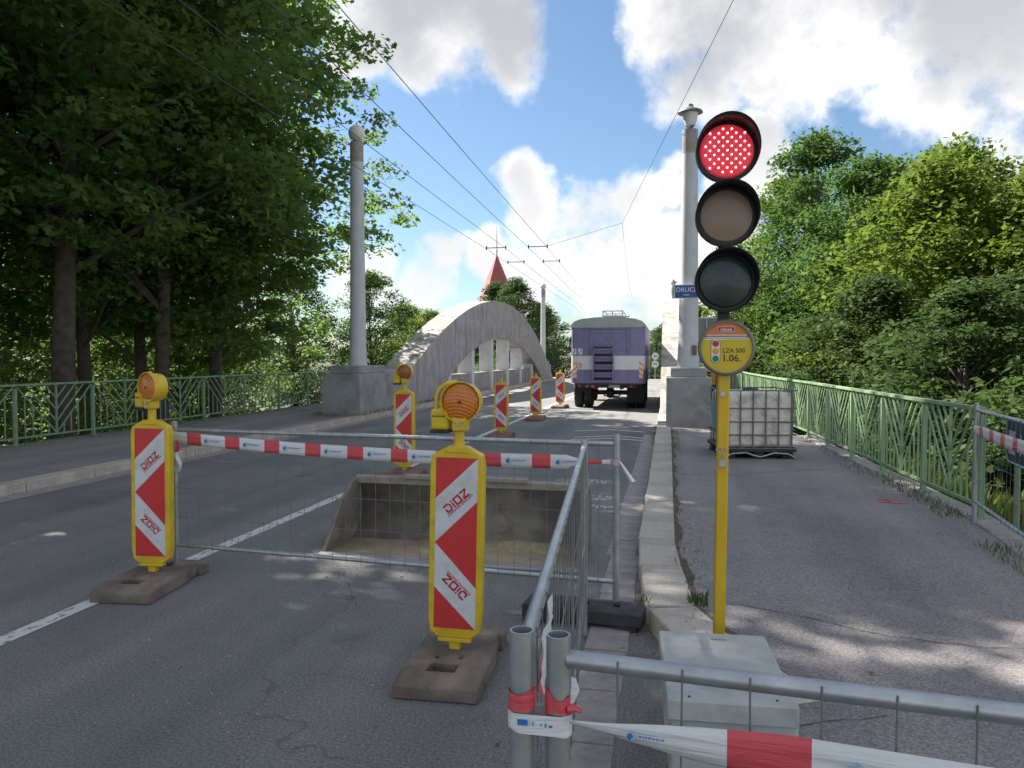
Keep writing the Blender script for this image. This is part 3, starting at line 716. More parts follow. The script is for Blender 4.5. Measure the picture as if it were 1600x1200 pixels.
tA = tape('barrier_tape', 'red and white printed tape stretched along the fence before the bucket', pA, [.086] * 31 + [.05, .03, .026, .024, .03], dirn=nA, start=.05)
tail = MB()
pr = None
for i in range(9):
    z = 1.0 - i * .028; x = .012 * math.sin(i * 1.3); w = .012 + .02 * (i / 8)
    row = [(x - w, -.03, z), (x + w * .4, -.045 + .01 * math.sin(i), z), (x + w, -.03, z)]
    if pr:
        for k in range(2): tail.poly([pr[k], pr[k + 1], row[k + 1], row[k]], 1 if i < 4 else 0)
    pr = row
o = tail.build('loose_end', [M['tape_white'], M['tape_red']], tA, loc=(.08, 0, 0))
tail2 = MB(); pr = None
for i in range(8):
    z = .97 - i * .017; w = .008 + .012 * (i / 7); x = .02 + i * .011
    row = [(x - w, -.02, z), (x, -.045, z), (x + w, -.02, z)]
    if pr:
        for k in range(2): tail2.poly([pr[k], pr[k + 1], row[k + 1], row[k]], 0)
    pr = row
tail2.build('loose_end', [M['tape_white'], M['tape_red']], tA, loc=(3.2, -.26, 0))
MB().lathe([(.0245, .945), (.0255, .955), (.0245, .985)], 14, close=False).build('tape_wrap', mk('pinkish folded tape', (.6, .42, .45), .4), tA, loc=(3.2, -.29, 0))
# near tape
nC = Vector((-.107, -.994, 0)); oC = nC * .03
pC = along((-.155 + oC.x, 1.292 + oC.y, .985), (2.6 + oC.x, .996 + oC.y, .955), 40, .012)
wC = [.008, .022, .042, .058, .07] + [.08] * 36
tC = tape('barrier_tape', 'red and white printed tape gathered to a point at the tied posts', pC, wC, dirn=nC, seq=(('w', .255), ('r', .125), ('w', .21)), start=.0)
nD = Vector((-.99, .12, 0))
pD = along((2.66 - .03, 7.40, .96), (2.28 - .03, 4.35, .99), 20, .02)
tape('barrier_tape', 'faded red and white tape on the fence beside the green railing', pD, [.06, .085] + [.10] * 19, dirn=nD, logos=False)
# knot of tape round the two posts
kn = thing('tape_knot', 'red and white tape knotted round the two bare fence posts', 'tape', (-.212, 1.287, 0))
A_, B_ = Vector((-.031, -.007)), Vector((.030, .008))
def wrap(cx, cy, r, z0, z1, tilt, m, name='wrap', jag=.004):
    mb = MB(); n = 28; prev = None
    for i in range(n + 1):
        a = 2 * math.pi * i / n; zz = tilt * math.cos(a); j = jag * math.sin(a * 3 + cx * 90)
        row = [(cx + (r + .0008 * math.sin(q * 5 + a * 4)) * math.cos(a), cy + (r + .0012 * math.sin(q * 3 + a * 5)) * math.sin(a), z0 + (z1 - z0) * q + zz + j * (q - .5)) for q in (0, .25, .5, .75, 1)]
        if prev:
            for k in range(4): mb.poly([prev[k], row[k], row[k + 1], prev[k + 1]], 0)
        prev = row
    return mb.build(name, m, kn, weld=True)
wrap(A_.x, A_.y, .0228, .995, 1.028, .002, M['tape_red'], 'red_wrap'); wrap(B_.x, B_.y, .0228, .988, 1.02, -.007, M['tape_red'], 'red_wrap', .012)
mb = MB(); prev = None
for i in range(41):                                        # white band round both posts (stadium path)
    a = 2 * math.pi * i / 40; c = A_ if math.cos(a) < 0 else B_
    x = c.x + .0242 * math.cos(a); y = c.y + .0242 * math.sin(a)
    row = [(x, y, .957 + .034 * q + .002 * math.sin(a * 2 + q * 3) - x * .12) for q in (0, .3, .6, 1)]
    if prev:
        for k in range(3): mb.poly([prev[k], row[k], row[k + 1], prev[k + 1]], 0)
    prev = row
mb.build('white_wrap', M['tape_white'], kn, weld=True)
g = MB()
for (x0, x1, z0, z1) in ((-.034, -.016, .976, .986), (-.008, -.006, .976, .984), (.006, .008, .977, .983), (.013, .016, .976, .983), (.02, .026, .976, .98)): g.poly([(x0, -.0335, z0), (x1, -.0335, z0), (x1, -.0335, z1), (x0, -.0335, z1)])
g.build('print', M['blue'], kn, smooth=False)
mb = MB(); mb.tube([(.05, -.004, .998), (.062, -.006, 1.0), (.072, -.008, .997)], [.009, .006, .004], 8, 0); mb.build('twist', M['tape_red'], kn)
mb = MB(); mb.poly([(.052, .0, 1.005), (.058, .004, 1.005), (.068, .002, 1.03), (.061, .004, 1.048), (.053, .006, 1.05)]); mb.build('loose_end', M['tape_white'], kn)
# crumpled tape hanging on the long fence
cw = MB(); prev = None
for i in range(14):
    s = i / 13; p = Vector((-.243, 1.28)).lerp(Vector((-.46, 4.30)), .03 + s * .10); row = []
    for q in range(4):
        row.append((p.x + .022 + .005 * math.sin(i * 1.1 + q * 1.7), p.y, 1.085 - q * (.020 + .018 * math.sin(s * 3.1)) - (1 - s) * .05 + .002 * math.sin(i * 1.4)))
    if prev:
        for k in range(3): cw.poly([prev[k], row[k], row[k + 1], prev[k + 1]], 0 if i > 2 else 1)
    prev = row
tag(cw.build('crumpled_tape', [M['tape_white'], M['tape_red']], weld=True), 'crumpled white tape hanging from the rail of the kerbside fence', 'tape')

# fence foot
def foot(label, x, y, rz, z=0):
    t = thing('ballast_block', label, 'block', (x, y, z), rz)
    xs = [-.36, -.31, -.215, -.175, -.03, .03, .175, .215, .31, .36]; ys = [-.115, -.09, -.025, .025, .09, .115]
    b = MB().cells(xs, ys, lambda i, j: not (j == 2 and i in (2, 4, 6)), lambda x_, y_: .105 + (.012 if abs(x_) < .33 and abs(y_) < .1 else 0), .03)
    b.box((-.27, 0, .015), (.17, .22, .031)); b.box((.27, 0, .015), (.12, .22, .031))
    b.build('block', M['black'], t, bevel=.006); return t
foot('black recycled plastic fence foot holding the corner posts', -.485, 4.57, R(-6))
foot('black plastic fence foot under the two tied posts', -.21, 1.29, R(90))

# plate on fence D
pl = thing('number_board', 'dark board with rounded pale border and white letters behind the fence', 'sign', (2.86, 7.05, .88), math.atan2(-3.12, -.38))
def rrect(w, h, r, n=5): return [(sx * (w / 2 - r) + r * math.cos(a + k * math.pi / 2 / n), sz * (h / 2 - r) + r * math.sin(a + k * math.pi / 2 / n)) for (sx, sz, a) in ((1, 1, 0), (-1, 1, math.pi / 2), (-1, -1, math.pi), (1, -1, 1.5 * math.pi)) for k in range(n + 1)]
MB().prism(rrect(1.5, .36, .06), .0, .02, lambda u, v, w: (u + .4, w, v)).build('board', M['navy'], pl)
rr = rrect(1.52, .38, .065); MB().tube([(u + .4, -.004, v) for (u, v) in rr] + [(rr[0][0] + .4, -.004, rr[0][1])], .009, 6).build('border', M['galv'], pl)
MB().box((-.21, -.003, -.02), (.17, .004, .2)).build('emblem', M['letter'], pl)
link('lettering', text_mesh('HK-033', .24, M['letter'], .006), pl, 0, (.38, -.003, -.03))
for x in (-.2, 1.05): MB().tube([(x, .04, -.95), (x, .04, .15)], .025, 8).build('leg', M['rail_dull'], pl)

# ------------------------------------------------------------------ beacons and warning lamps
SW, SH = .216, .885            # sheeting
def dioz():
    b = MB(); s = .012
    def r(x0, z0, x1, z1): b.poly([(x0, 0, z0), (x1, 0, z0), (x1, 0, z1), (x0, 0, z1)])
    h = .044; t = .0095
    x = 0; r(x, h - t, x + .03, h); b.poly([(x + .03, 0, h), (x + .03, 0, h - t), (x + .0315, 0, h - t - .002), (x + .041, 0, h - .011)]); r(x + .0315, t + .001, x + .041, h - .011); r(x, 0, x + .0315, t); b.poly([(x + .0315, 0, 0), (x + .041, 0, t + .001), (x + .0315, 0, t + .001)]); r(x, t, x + t, h * .55)
    x = .047; r(x, 0, x + .0095, .030); r(x, .0345, x + .0095, h)
    x = .063; r(x, 0, x + .042, t); r(x, h - t, x + .042, h); r(x, t, x + t, h - t); r(x + .042 - t, t, x + .042, h - t)
    x = .111; r(x, 0, x + .04, t); r(x, h - t, x + .04, h); b.poly([(x, 0, t), (x + .013, 0, t), (x + .04, 0, h - t), (x + .027, 0, h - t)])
    b.v = [(vx - .0755, vy, vz - h / 2) for vx, vy, vz in b.v]
    return b.mesh('lettering', M['lred'], False)
DIOZ = dioz(); SUB = text_mesh('DOPRAVNÍ ZNAČENÍ', .0175, M['lred'], .0002, .0002)
def beacon(label, x, y, rz=0, lean=0, mbase='base', group=None, hh=1.0, detail=True):
    t = thing('guide_beacon', label, 'guide beacon', (x, y, 0), rz, group)
    xs = [-.205, -.18, -.07, -.05, -.02, .02, .05, .07, .18, .205]; ys = [-.40, -.37, -.30, -.20, -.14, -.10, -.05, .05, .12, .25, .32, .37, .40]
    solid = lambda i, j: not ((j == 2 and 2 <= i <= 6) or (j == 8 and 3 <= i <= 5) or (j == 4 and i in (2, 6)) or (i == 8 and 9 > j > 7))
    zt = lambda a, b: .088 + .018 * (abs(b) < .31) - (.02 if abs(a) > .19 or abs(b) > .38 else 0)
    MB().cells(xs, ys, solid, zt, 0.001).build('base_plate', M[mbase], t, bevel=.008)
    st = Matrix.Rotation(R(lean), 4, 'Y')
    pan = bpy.data.objects.new('panel', None)
    # yellow body outline (u,v) with chamfered shoulders
    W, z0, z1 = .139, .165, .165 + .994 * hh
    outl = [(-W * .62, z0), (W * .62, z0), (W * .93, z0 + .035), (W, z0 + .12), (W, z1 - .10), (W * .93, z1 - .045), (W * .35, z1), (-W * .35, z1), (-W * .93, z1 - .045), (-W, z1 - .10), (-W, z0 + .12), (-W * .93, z0 + .035)]
    body = MB().prism(outl, -.034, .034, lambda u, v, w: (u, -w, v)).build('panel', M['yellow'], t, bevel=.007)
    body.rotation_euler = (0, R(lean), 0)
    MB().box((0, 0, .12), (.055, .045, .11)).build('socket', M['yellow'], body, bevel=.004)
    MB().box((0, -.012, .156), (.17, .05, .02)).build('bottom_flange', M['yellow'], body, bevel=.004)
    MB().lathe([(.03, z1 - .005), (.024, z1 + .03), (.021, z1 + .075)], 12).build('lamp_stub', M['yellow'], body)
    MB().box((0, -.030, z1 - .025), (.12, .02, .012)).build('top_clip', M['yellow'], body, bevel=.003)
    sh = SH * hh; zc = (z0 + z1) / 2 - .003; Y = -.0352
    q = lambda u, v: (-SW / 2 + SW * u, Y, zc + sh / 2 - sh * v)
    s = MB()
    s.poly([q(0, 0), q(0, .24), q(1, 0)], 0); s.poly([q(0, .24), q(0, .497), q(1, .25), q(1, 0)], 1); s.poly([q(0, .497), q(1, .757), q(1, .25)], 0)
    s.poly([q(0, .497), q(0, .757), q(1, 1), q(1, .757)], 1); s.poly([q(0, .757), q(0, 1), q(1, 1)], 0)
    s.build('sheeting', [M['red'], M['white']], body, smooth=False)
    for (v, ang) in ((.25, 43), (.755, 137)):
        c = q(.5, v); ar = R(ang)
        link('lettering', DIOZ, body, 0, (c[0], Y - .0012, c[2]), (0, -ar, 0))
        if detail:
            dn = Vector((math.sin(ar), 0, -math.cos(ar))) * .031
            link('lettering', SUB, body, 0, (c[0] + dn.x, Y - .0014, c[2] + dn.z), (0, -ar, 0))
    return t, z1
def warn_lamp(label, x, y, z, rz, lens_m, lean=0):
    t = thing('warning_lamp', label, 'warning lamp', (x, y, z), rz)
    cz = .165; rx = Matrix.Rotation(R(90), 3, 'X')       # local z -> -y
    MB().lathe([(.082, -.055), (.092, -.05), (.098, .0), (.104, .055), (.099, .056), (.094, .03)], 32, (.02, 0, cz), rx).build('hood', M['yellow'], t)
    MB().lathe([(.092, .028), (.09, .044), (.07, .054), (.03, .060), (.0, .061)], 32, (0.02, 0, cz), rx, close=False).build('lens', lens_m, t)
    MB().lathe([(.010, .060), (.006, .066), (0, .067)], 10, (.02, 0, cz), rx, close=False).build('bulb_cap', mk('dark lens centre', (.18, .05, .01), .4), t)
    b = MB().box((-.092, .0, .075), (.095, .085, .105)).build('battery_box', M['yellow'], t, bevel=.012)
    MB().box((-.092, .0, .0135), (.098, .088, .016)).build('box_lid', M['black'], b, bevel=.004)
    g = MB(); x0 = -.128
    while x0 < -.06: e = random.uniform(.004, .009); g.poly([(x0, -.0432, .088), (x0 + e, -.0432, .088), (x0 + e, -.0432, .096), (x0, -.0432, .096)]); x0 += e + .002
    g.build('print', M['ink'], b, smooth=False)
    MB().tube([(-.118, 0, .12), (-.118, 0, .19), (-.098, 0, .232), (-.055, 0, .258), (-.01, 0, .262)], [.011, .011, .011, .012, .014], 10).build('handle', M['yellow'], t)
    MB().box((.012, -.01, .055), (.075, .075, .075)).build('bracket', M['yellow'], t, bevel=.008)
    MB().lathe([(.012, .0), (.012, .012)], 10, (.012, -.045, .06), rx).build('bolt', M['galv'], t)
    MB().lathe([(.027, -.06), (.027, .04)], 14).build('socket', M['yellow'], t)
    return t
b1, zt1 = beacon('striped beacon with orange lamp on a brown base beside the tied fence posts', -1.062, 3.75, R(2), 1.2, hh=.985)
warn_lamp('lit-side orange warning lamp on the beacon beside the tied fence posts', -1.062 + .0255, 3.75, zt1 + .06, R(0), M['lens'])
b2, zt2 = beacon('red and white striped beacon with orange lamp standing on the white centre line', -3.50, 4.69, R(6), .4)
warn_lamp('orange warning lamp on the beacon on the white centre line', -3.50 + .01, 4.69, zt2 + .06, R(-20), M['lens'])
lens2 = mk('dull brown orange lens', (.33, .095, .02), .35, coat=.3)
b3, zt3 = beacon('striped beacon with dull brown lamp on a red brown base behind the bucket', -3.38, 9.55, R(0), 0, 'base_red')
warn_lamp('dull brown warning lamp on the beacon with the red brown base', -3.38, 9.55, zt3 + .06, R(0), lens2)
beacon('lampless striped beacon, first after the one with the dull brown lamp', -3.17, 14.55, 0, 0, 'base_red', 'lampless beacons along the centre line', .93, False)
beacon('lampless striped beacon between its two like ones on the centre line', -3.22, 18.8, 0, 0, 'base_red', 'lampless beacons along the centre line', .93, False)
beacon('lampless striped beacon standing beside the rear of the purple truck', -3.25, 23.4, R(-4), 0, 'base', 'lampless beacons along the centre line', .93, False)

# ------------------------------------------------------------------ loader bucket
bk = thing('loader_bucket', 'dusty grey steel loader bucket lying on the road behind the mesh fence', 'bucket', (-1.69, 5.66, 0), R(-2.0)); bk.scale = (1, 1, .955)
BW = 1.03; prof = [(0, .012), (.40, .018)] + [(.40 + .36 * math.sin(R(a)), .268 - .25 * math.cos(R(a))) for a in range(10, 91, 8)] + [(.755, .33), (.74, .40), (.715, .47), (.68, .53)]
mb = MB()
for (a, b) in zip(prof, prof[1:]):
    mm = 1 if a[0] < .47 else 0
    mb.poly([(-BW, a[0], a[1]), (BW, a[0], a[1]), (BW, b[0], b[1]), (-BW, b[0], b[1])], mm)
o = mb.build('shell', [M['steel'], M['steel_floor']], bk, weld=True); sm = o.modifiers.new('t', 'SOLIDIFY'); sm.thickness = .018; sm.offset = -1
side = [(.0, .0), (.74, .0), (.79, .30), (.77, .46), (.70, .56), (.56, .53), (.34, .40), (.10, .10)]
for s in (-1, 1): MB().prism(side, s * BW - .014, s * BW + .014, lambda u, v, w: (w, u, v)).build('side_plate', M['steel'], bk, bevel=.006)
MB().box((0, -.02, .012), (2 * BW + .05, .10, .022)).build('cutting_edge', M['steel_lip'], bk, bevel=.005)
MB().prism([(.66, .50), (.80, .46), (.80, .50), (.70, .575), (.66, .56)], -BW - .01, BW + .01, lambda u, v, w: (w, u, v)).build('top_rim', M['steel_rim'], bk, bevel=.006)
for (a, b) in ((-.55, -.28), (.12, .5)): MB().prism([(a - .04, .62), (b + .04, .62), (b, .72), (a, .72)], .56, .595, lambda u, v, w: (u, v, w)).build('hook_plate', M['steel_rim'], bk, bevel=.004)
heap = MB(); n = 12
for j in range(n + 1):
    for i in range(n + 1):
        x = .1 + .8 * i / n; y = .36 + .26 * j / n; e = math.sin(math.pi * i / n) * math.sin(math.pi * j / n); heap.v.append((x, y, .018 + .12 * max(0, (y - .42)) ** 1.0 + .05 * e + random.uniform(0, .012) * e))
for j in range(n):
    for i in range(n): k = j * (n + 1) + i; heap.f.append((k, k + 1, k + n + 2, k + n + 1)); heap.m.append(0)
tag(heap.build('sand_heap', mk('yellow sand', (.34, .285, .17), .95, var=.2, scale=20, bump=.6, bscale=90), bk), kind='stuff')

# ------------------------------------------------------------------ traffic light
tl = thing('traffic_light', 'portable traffic light showing red on a yellow pole behind a grey box', 'traffic light', (.225, 3.46, .115), R(4))
MB().box((0, 0, .80), (.048, .048, 1.6)).build('pole', M['post_yellow'], tl, bevel=.006).rotation_euler = (0, R(.5), 0)
MB().box((0, 0, .006), (.3, .3, .012)).build('foot_plate', M['dark'], tl)
PX = .012
MB().box((PX, .03, 1.935), (.05, .03, .93)).build('mast', M['signal'], tl)
rx = Matrix.Rotation(R(90), 3, 'X')
for k, (z, nm) in enumerate(((2.36, 'red'), (2.085, 'amber'), (1.805, 'green'))):
    h = MB().lathe([(.05, -.10), (.10, -.075), (.128, -.04), (.128, .0), (.114, .002)], 28, (PX, -.02, z), rx).build('signal_head', M['signal'], tl)
    lm = (M['lens_red'], M['lens_off'], M['lens_green'])[k]
    MB().lathe([(.116, -.002), (.108, .010), (.06, .018), (0, .021)], 28, (PX, -.02, z), rx, close=False).build('lens', lm, h)
    v = MB(); n = 40; ro = .129; prev = None                                  # cut-away visor
    for i in range(n + 1):
        a = 2 * math.pi * i / n; ln = .015 + .11 * max(0, (math.sin(a) + .55) / 1.55) ** .9
        row = [(PX + ro * math.cos(a), -.02, z + ro * math.sin(a)), (PX + ro * 1.035 * math.cos(a), -.02 - ln, z + ro * 1.035 * math.sin(a))]
        if prev: v.poly([prev[0], row[0], row[1], prev[1]])
        prev = row
    vo = v.build('visor', M['signal'], h, weld=True); vo.modifiers.new('t', 'SOLIDIFY').thickness = .003
    if k == 0:
        led = MB(); st = .036
        for r_ in range(-5, 6):
            for c_ in range(-5, 6):
                x = (c_ + (.5 if r_ % 2 else 0)) * st; zz = r_ * .0182
                if x * x + zz * zz < .103 ** 2: led.lathe([(.0046, 0), (.003, .003), (0, .004)], 8, (PX + x, -.02 - .0215 + .35 * (x * x + zz * zz), z + zz), rx, close=False)
        led.build('diode_array', M['led'], h)
d = MB().lathe([(.10, -.03), (.118, -.025), (.121, .012), (.113, .022), (.108, .022), (.106, .012)], 36, (PX + .004, -.035, 1.52), rx).build('sign_disc', M['rim'], tl)
def disc_part(name, mat, y, clip):
    pts = [(.108 * math.cos(2 * math.pi * i / 60), .108 * math.sin(2 * math.pi * i / 60)) for i in range(60)]
    pts = [(x, z) for (x, z) in pts if clip(z)]
    zm = sum(q[1] for q in pts) / len(pts); pts.sort(key=lambda p: math.atan2(p[1] - zm, p[0]))
    return MB().poly([(PX + .004 + x, y, 1.52 + z) for (x, z) in pts]).build(name, mat, d, smooth=False)
Yd = -.035 - .0135
disc_part('yellow_field', M['sign_yellow'], Yd, lambda z: z < .05); disc_part('orange_field', M['sign_orange'], Yd, lambda z: z > .044)
for (z, mt) in ((.044, 'white'), (.036, 'tape_white'), (.053, 'white')): MB().box((PX + .004, Yd - .0008, 1.52 + z), (.188 - .02 * (z > .04), .0008, .0042)).build('stripe', M[mt], d)
MB().box((PX + .002, Yd - .0010, 1.52 + .079), (.070, .001, .022)).build('logo_border', M['white'], d); MB().box((PX + .002, Yd - .0018, 1.52 + .079), (.066, .001, .018)).build('logo_field', M['lred'], d)
link('lettering', text_mesh('nissen', .020, M['white'], .0004, .0002), d, 0, (PX + .002, Yd - .0028, 1.52 + .078))
pic = MB(); pic.prism(rrect(.036, .098, .017), 0, .0012, lambda u, v, w: (PX - .042 + u, Yd - w, 1.505 + v)); pic.build('pictogram', M['white'], d)
pic = MB(); pic.prism(rrect(.040, .102, .019), 0, .0006, lambda u, v, w: (PX - .042 + u, Yd - w, 1.505 + v)); pic.build('pictogram_outline', M['ink'], d)
for (z, mt) in ((.032, 'lred'), (0, 'orange'), (-.032, 'sign_green')): MB().lathe([(.0135, 0), (.0135, .0008)], 18, (PX - .042, Yd - .0013, 1.505 + z), rx).build('pictogram_light', M[mt], d)
link('lettering', text_mesh('LZA 500', .0265, M['ink'], .0002, .0002), d, 0, (PX + .034, Yd - .001, 1.507)); link('lettering', text_mesh('1.06.', .041, M['ink'], .0006, .0002), d, 0, (PX + .024, Yd - .001, 1.474))
MB().lathe([(.011, 0), (.011, .012)], 12, (.004, -.025, 1.32), rx).build('bolt', M['galv'], tl)
for x in (-.017, .004, .024): MB().lathe([(.006, 0), (.006, .01)], 8, (x, -.025, 1.08), rx).build('bolt', M['galv'], tl)
lk = MB(); lk.box((.004, -.037, 1.02), (.03, .014, .028)); lk.tube([(-.005, -.037, 1.03), (-.005, -.037, 1.055), (.004, -.037, 1.065), (.012, -.037, 1.055), (.012, -.037, 1.03)], .003, 6)
tag(lk.build('padlock', M['galv'], bevel=.002, loc=(.225, 3.46, .115), rot=(0, 0, R(4))), 'small steel padlock hanging on the yellow pole', 'padlock')
bx = thing('battery_box', 'grey metal battery box with overhanging lid at the yellow pole foot', 'box', (.212, 2.95, .115), R(3))
MB().box((0, 0, .125), (.42, .60, .25)).build('body', M['box'], bx, bevel=.01)
xs = [-.225, -.02, .045, .205]; ys = [-.33, -.15, .255, .275, .33]
MB().cells(xs, ys, lambda i, j: not (i == 1 and j == 2), lambda a, b: .325, .252).build('lid', M['box'], bx, bevel=.006)
for p in ((-.15, -.3), (.14, -.29), (.1, -.06)): MB().lathe([(.005, .3255), (.004, .3285)], 8, (p[0], p[1], 0)).build('rivet', M['dark'], bx)

# ------------------------------------------------------------------ IBC tank
ib = thing('tank_container', 'dirty white plastic tank in a steel cage on a black pallet on the footway', 'tank', (1.22, 12.1, .115), R(8))
MB().box((0, 0, .555), (.94, 1.12, .80)).build('tank', M['ibc'], ib, bevel=.06)
MB().lathe([(.12, .95), (.12, .985), (.10, 1.0)], 20).build('filler_cap', M['black'], ib)
for x in (-.46, -.28, -.10, .08, .26, .44): MB().tube([(x, -.585, .13), (x, -.585, .99)], .011, 6).build('cage_bar', M['ibc_cage'], ib)
for y in (-.42, -.21, 0, .21, .42):
    for sx in (-.50, .50): MB().tube([(sx, y, .13), (sx, y, .99)], .011, 6).build('cage_bar', M['ibc_cage'], ib)
for z in (.15, .345, .535, .73, .985):
    MB().tube([(-.50, -.597, z), (.50, -.597, z), (.515, -.58, z), (.515, .58, z), (-.515, .58, z), (-.515, -.58, z), (-.50, -.597, z)], .011, 6).build('cage_ring', M['ibc_cage'], ib)
MB().box((-.528, .05, .60), (.006, .6, .42)).build('label_plate', M['ibc_plate'], ib)
for y in (-.45, 0, .45):
    for x in (-.42, 0, .42): MB().prism([(-.09, 0), (.09, 0), (.06, .10), (-.06, .10)], -.09, .09, lambda u, v, w: (x + u, y + w, v)).build('pallet_foot', M['black'], ib, bevel=.008)
MB().box((0, 0, .118), (1.04, 1.2, .034)).build('pallet_deck', M['black'], ib, bevel=.006)
MB().tube([(-.5, -.61, .03), (-.4, -.61, .075), (-.2, -.61, .09), (-.08, -.61, .05), (0, -.61, .03), (.08, -.61, .05), (.2, -.61, .09), (.4, -.61, .075), (.5, -.61, .02)], .012, 6).build('pallet_skid', M['galv'], ib)

# ------------------------------------------------------------------ purple truck
tk = thing('tower_truck', 'old purple and white box truck with rear steps driving over the bridge', 'truck', (-1.77, 23.0, 0))
HW, LEN = 1.10, 6.2
def body_ring(z0, z1, name, mat):
    r = .12; pl_ = [(-HW + r, 0), (HW - r, 0)] + [(HW - r + r * math.sin(a), r - r * math.cos(a)) for a in (R(30), R(60), R(90))] + [(HW, LEN), (-HW, LEN)] + [(-HW + r - r * math.cos(a), r - r * math.sin(a)) for a in (0, R(30), R(60))]
    return MB().prism(pl_, z0, z1, lambda u, v, w: (u, v, w)).build(name, mat, tk)
body_ring(.78, 1.19, 'lower_panel', M['purple']); body_ring(1.19, 1.60, 'white_band', M['truck_white']); body_ring(1.60, 2.46, 'upper_panel', M['purple'])
sec = [(-HW - .02, 2.46), (HW + .02, 2.46), (HW - .01, 2.54), (HW - .10, 2.63), (HW - .3, 2.70), (.4, 2.745), (0, 2.755), (-.4, 2.745), (-HW + .3, 2.70), (-HW + .10, 2.63), (-HW + .01, 2.54)]
MB().prism(sec, -.02, LEN + .02, lambda u, v, w: (u, w, v)).build('roof', M['truck_roof'], tk)
for x in (-.66, 0, .66): MB().box((x, -.008, 2.04), (.022, .02, .84)).build('seam', M['purple'], tk)
for s in (-1, 1):
    c = s * .29; dr = MB()
    dr.box((c, -.006, 2.27), (.48, .016, .02)); dr.box((c, -.006, 1.78), (.48, .016, .02))
    dr.bar((c - .2, -.006, 1.82), (c + .2, -.006, 2.24), .022, .014); dr.bar((c - .2, -.008, 2.24), (c + .2, -.008, 1.82), .022, .014)
    dr.build('door_brace', M['purple'], tk)
for x in (-.66, -.36, .36, .66, .9): MB().box((x, -.005, 1.0), (.012, .014, .40)).build('seam', M['purple'], tk)
for (x, z0, z1) in ((-.545, 1.66, 2.38), (.545, 1.66, 2.38), (0, 1.66, 2.38)): MB().box((x, -.0035, (z0 + z1) / 2), (.009, .008, z1 - z0)).build('door_gap', M['dark'], tk)
MB().box((0, -.0035, 2.385), (1.1, .008, .009)).build('door_gap', M['dark'], tk)
for x in (-.575, .575):
    for z in (1.78, 2.05, 2.3): MB().box((x, -.012, z), (.07, .02, .03)).build('hinge', M['purple'], tk)
MB().box((0, -.016, 2.452), (2.1, .03, .02)).build('gutter_rail', M['truck_roof'], tk)
st = bpy.data.objects.new('steps', None); COL.objects.link(st); st.parent = tk; st.location = (-.12, 0, 0); MB().box((0, -.012, 1.35), (.54, .02, 1.04)).build('step_shade_panel', M['dark'], st)  # dark sheet behind the treads stands in for the shade between them
for k in range(5):
    z = .86 + k * .235; MB().box((0, -.30 + k * .055, z), (.56, .12, .03)).build('step', M['purple'], st)
    MB().box((0, -.215 + k * .055, z + .165), (.56, .02, .13)).build('riser', M['purple'], st)
for s in (-1, 1): MB().prism([(-.38, .82), (-.02, .82), (-.02, 1.88), (-.12, 1.88)], s * .29 - .012, s * .29 + .012, lambda u, v, w: (w, u, v)).build('stringer', M['purple'], st)
for s in (-1, 1):
    g = MB(); cx = s * .985
    g.poly([(cx - .06, -.004, .95), (cx + .06, -.004, .95), (cx + .06, -.004, 1.42), (cx - .06, -.004, 1.42)], 0)
    for k in range(3):
        z = .96 + k * .16; g.poly([(cx - .06, -.0055, z + (.0 if s < 0 else .09)), (cx + .06, -.0055, z + (.09 if s < 0 else 0)), (cx + .06, -.0055, z + (.17 if s < 0 else .08)), (cx - .06, -.0055, z + (.08 if s < 0 else .17))], 1)
    g.build('chevron_sticker', [M['white'], M['orange']], tk, smooth=False)
    MB().box((cx, -.006, .87), (.08, .012, .06)).build('reflector', M['tail'], tk)
for x in (-1.0, -.82):
    MB().box((x, -.005, 1.73), (.125, .008, .17)).build('sticker', M['white'], tk)
    MB().bar((x - .04, -.011, 1.67), (x + .04, -.011, 1.79), .022, .003).build('sticker_print', M['ink'], tk)
MB().lathe([(.085, 0), (.085, .006)], 20, (-.855, -.002, 1.31), rx).build('speed_sticker', M['tail'], tk); MB().lathe([(.064, 0), (.064, .003)], 20, (-.855, -.008, 1.31), rx).build('sticker_face', M['white'], tk)
link('lettering', text_mesh('15', .085, M['lred'], .003), tk, 0, (-.855, -.0125, 1.31))
ch = MB(); ch.box((0, .2, .70), (1.7, .10, .12)); ch.box((-.4, 2.9, .68), (.09, 5.6, .16)); ch.box((.4, 2.9, .68), (.09, 5.6, .16)); ch.box((0, 3, .76), (2.0, 6, .05)); ch.build('chassis', M['dark'], tk)
ax_ = MB(); ax_.tube([(-.9, 1.15, .46), (.9, 1.15, .46)], .075, 10); ax_.lathe([(.03, -.14), (.15, -.1), (.19, 0), (.15, .1), (.03, .14)], 14, (0, 1.15, .46), Matrix.Rotation(R(90), 3, 'Y')); ax_.tube([(-.25, .3, .55), (-.1, .25, .40), (.3, .3, .38), (.5, .35, .55)], .022, 8); ax_.build('rear_axle', M['dark'], tk)
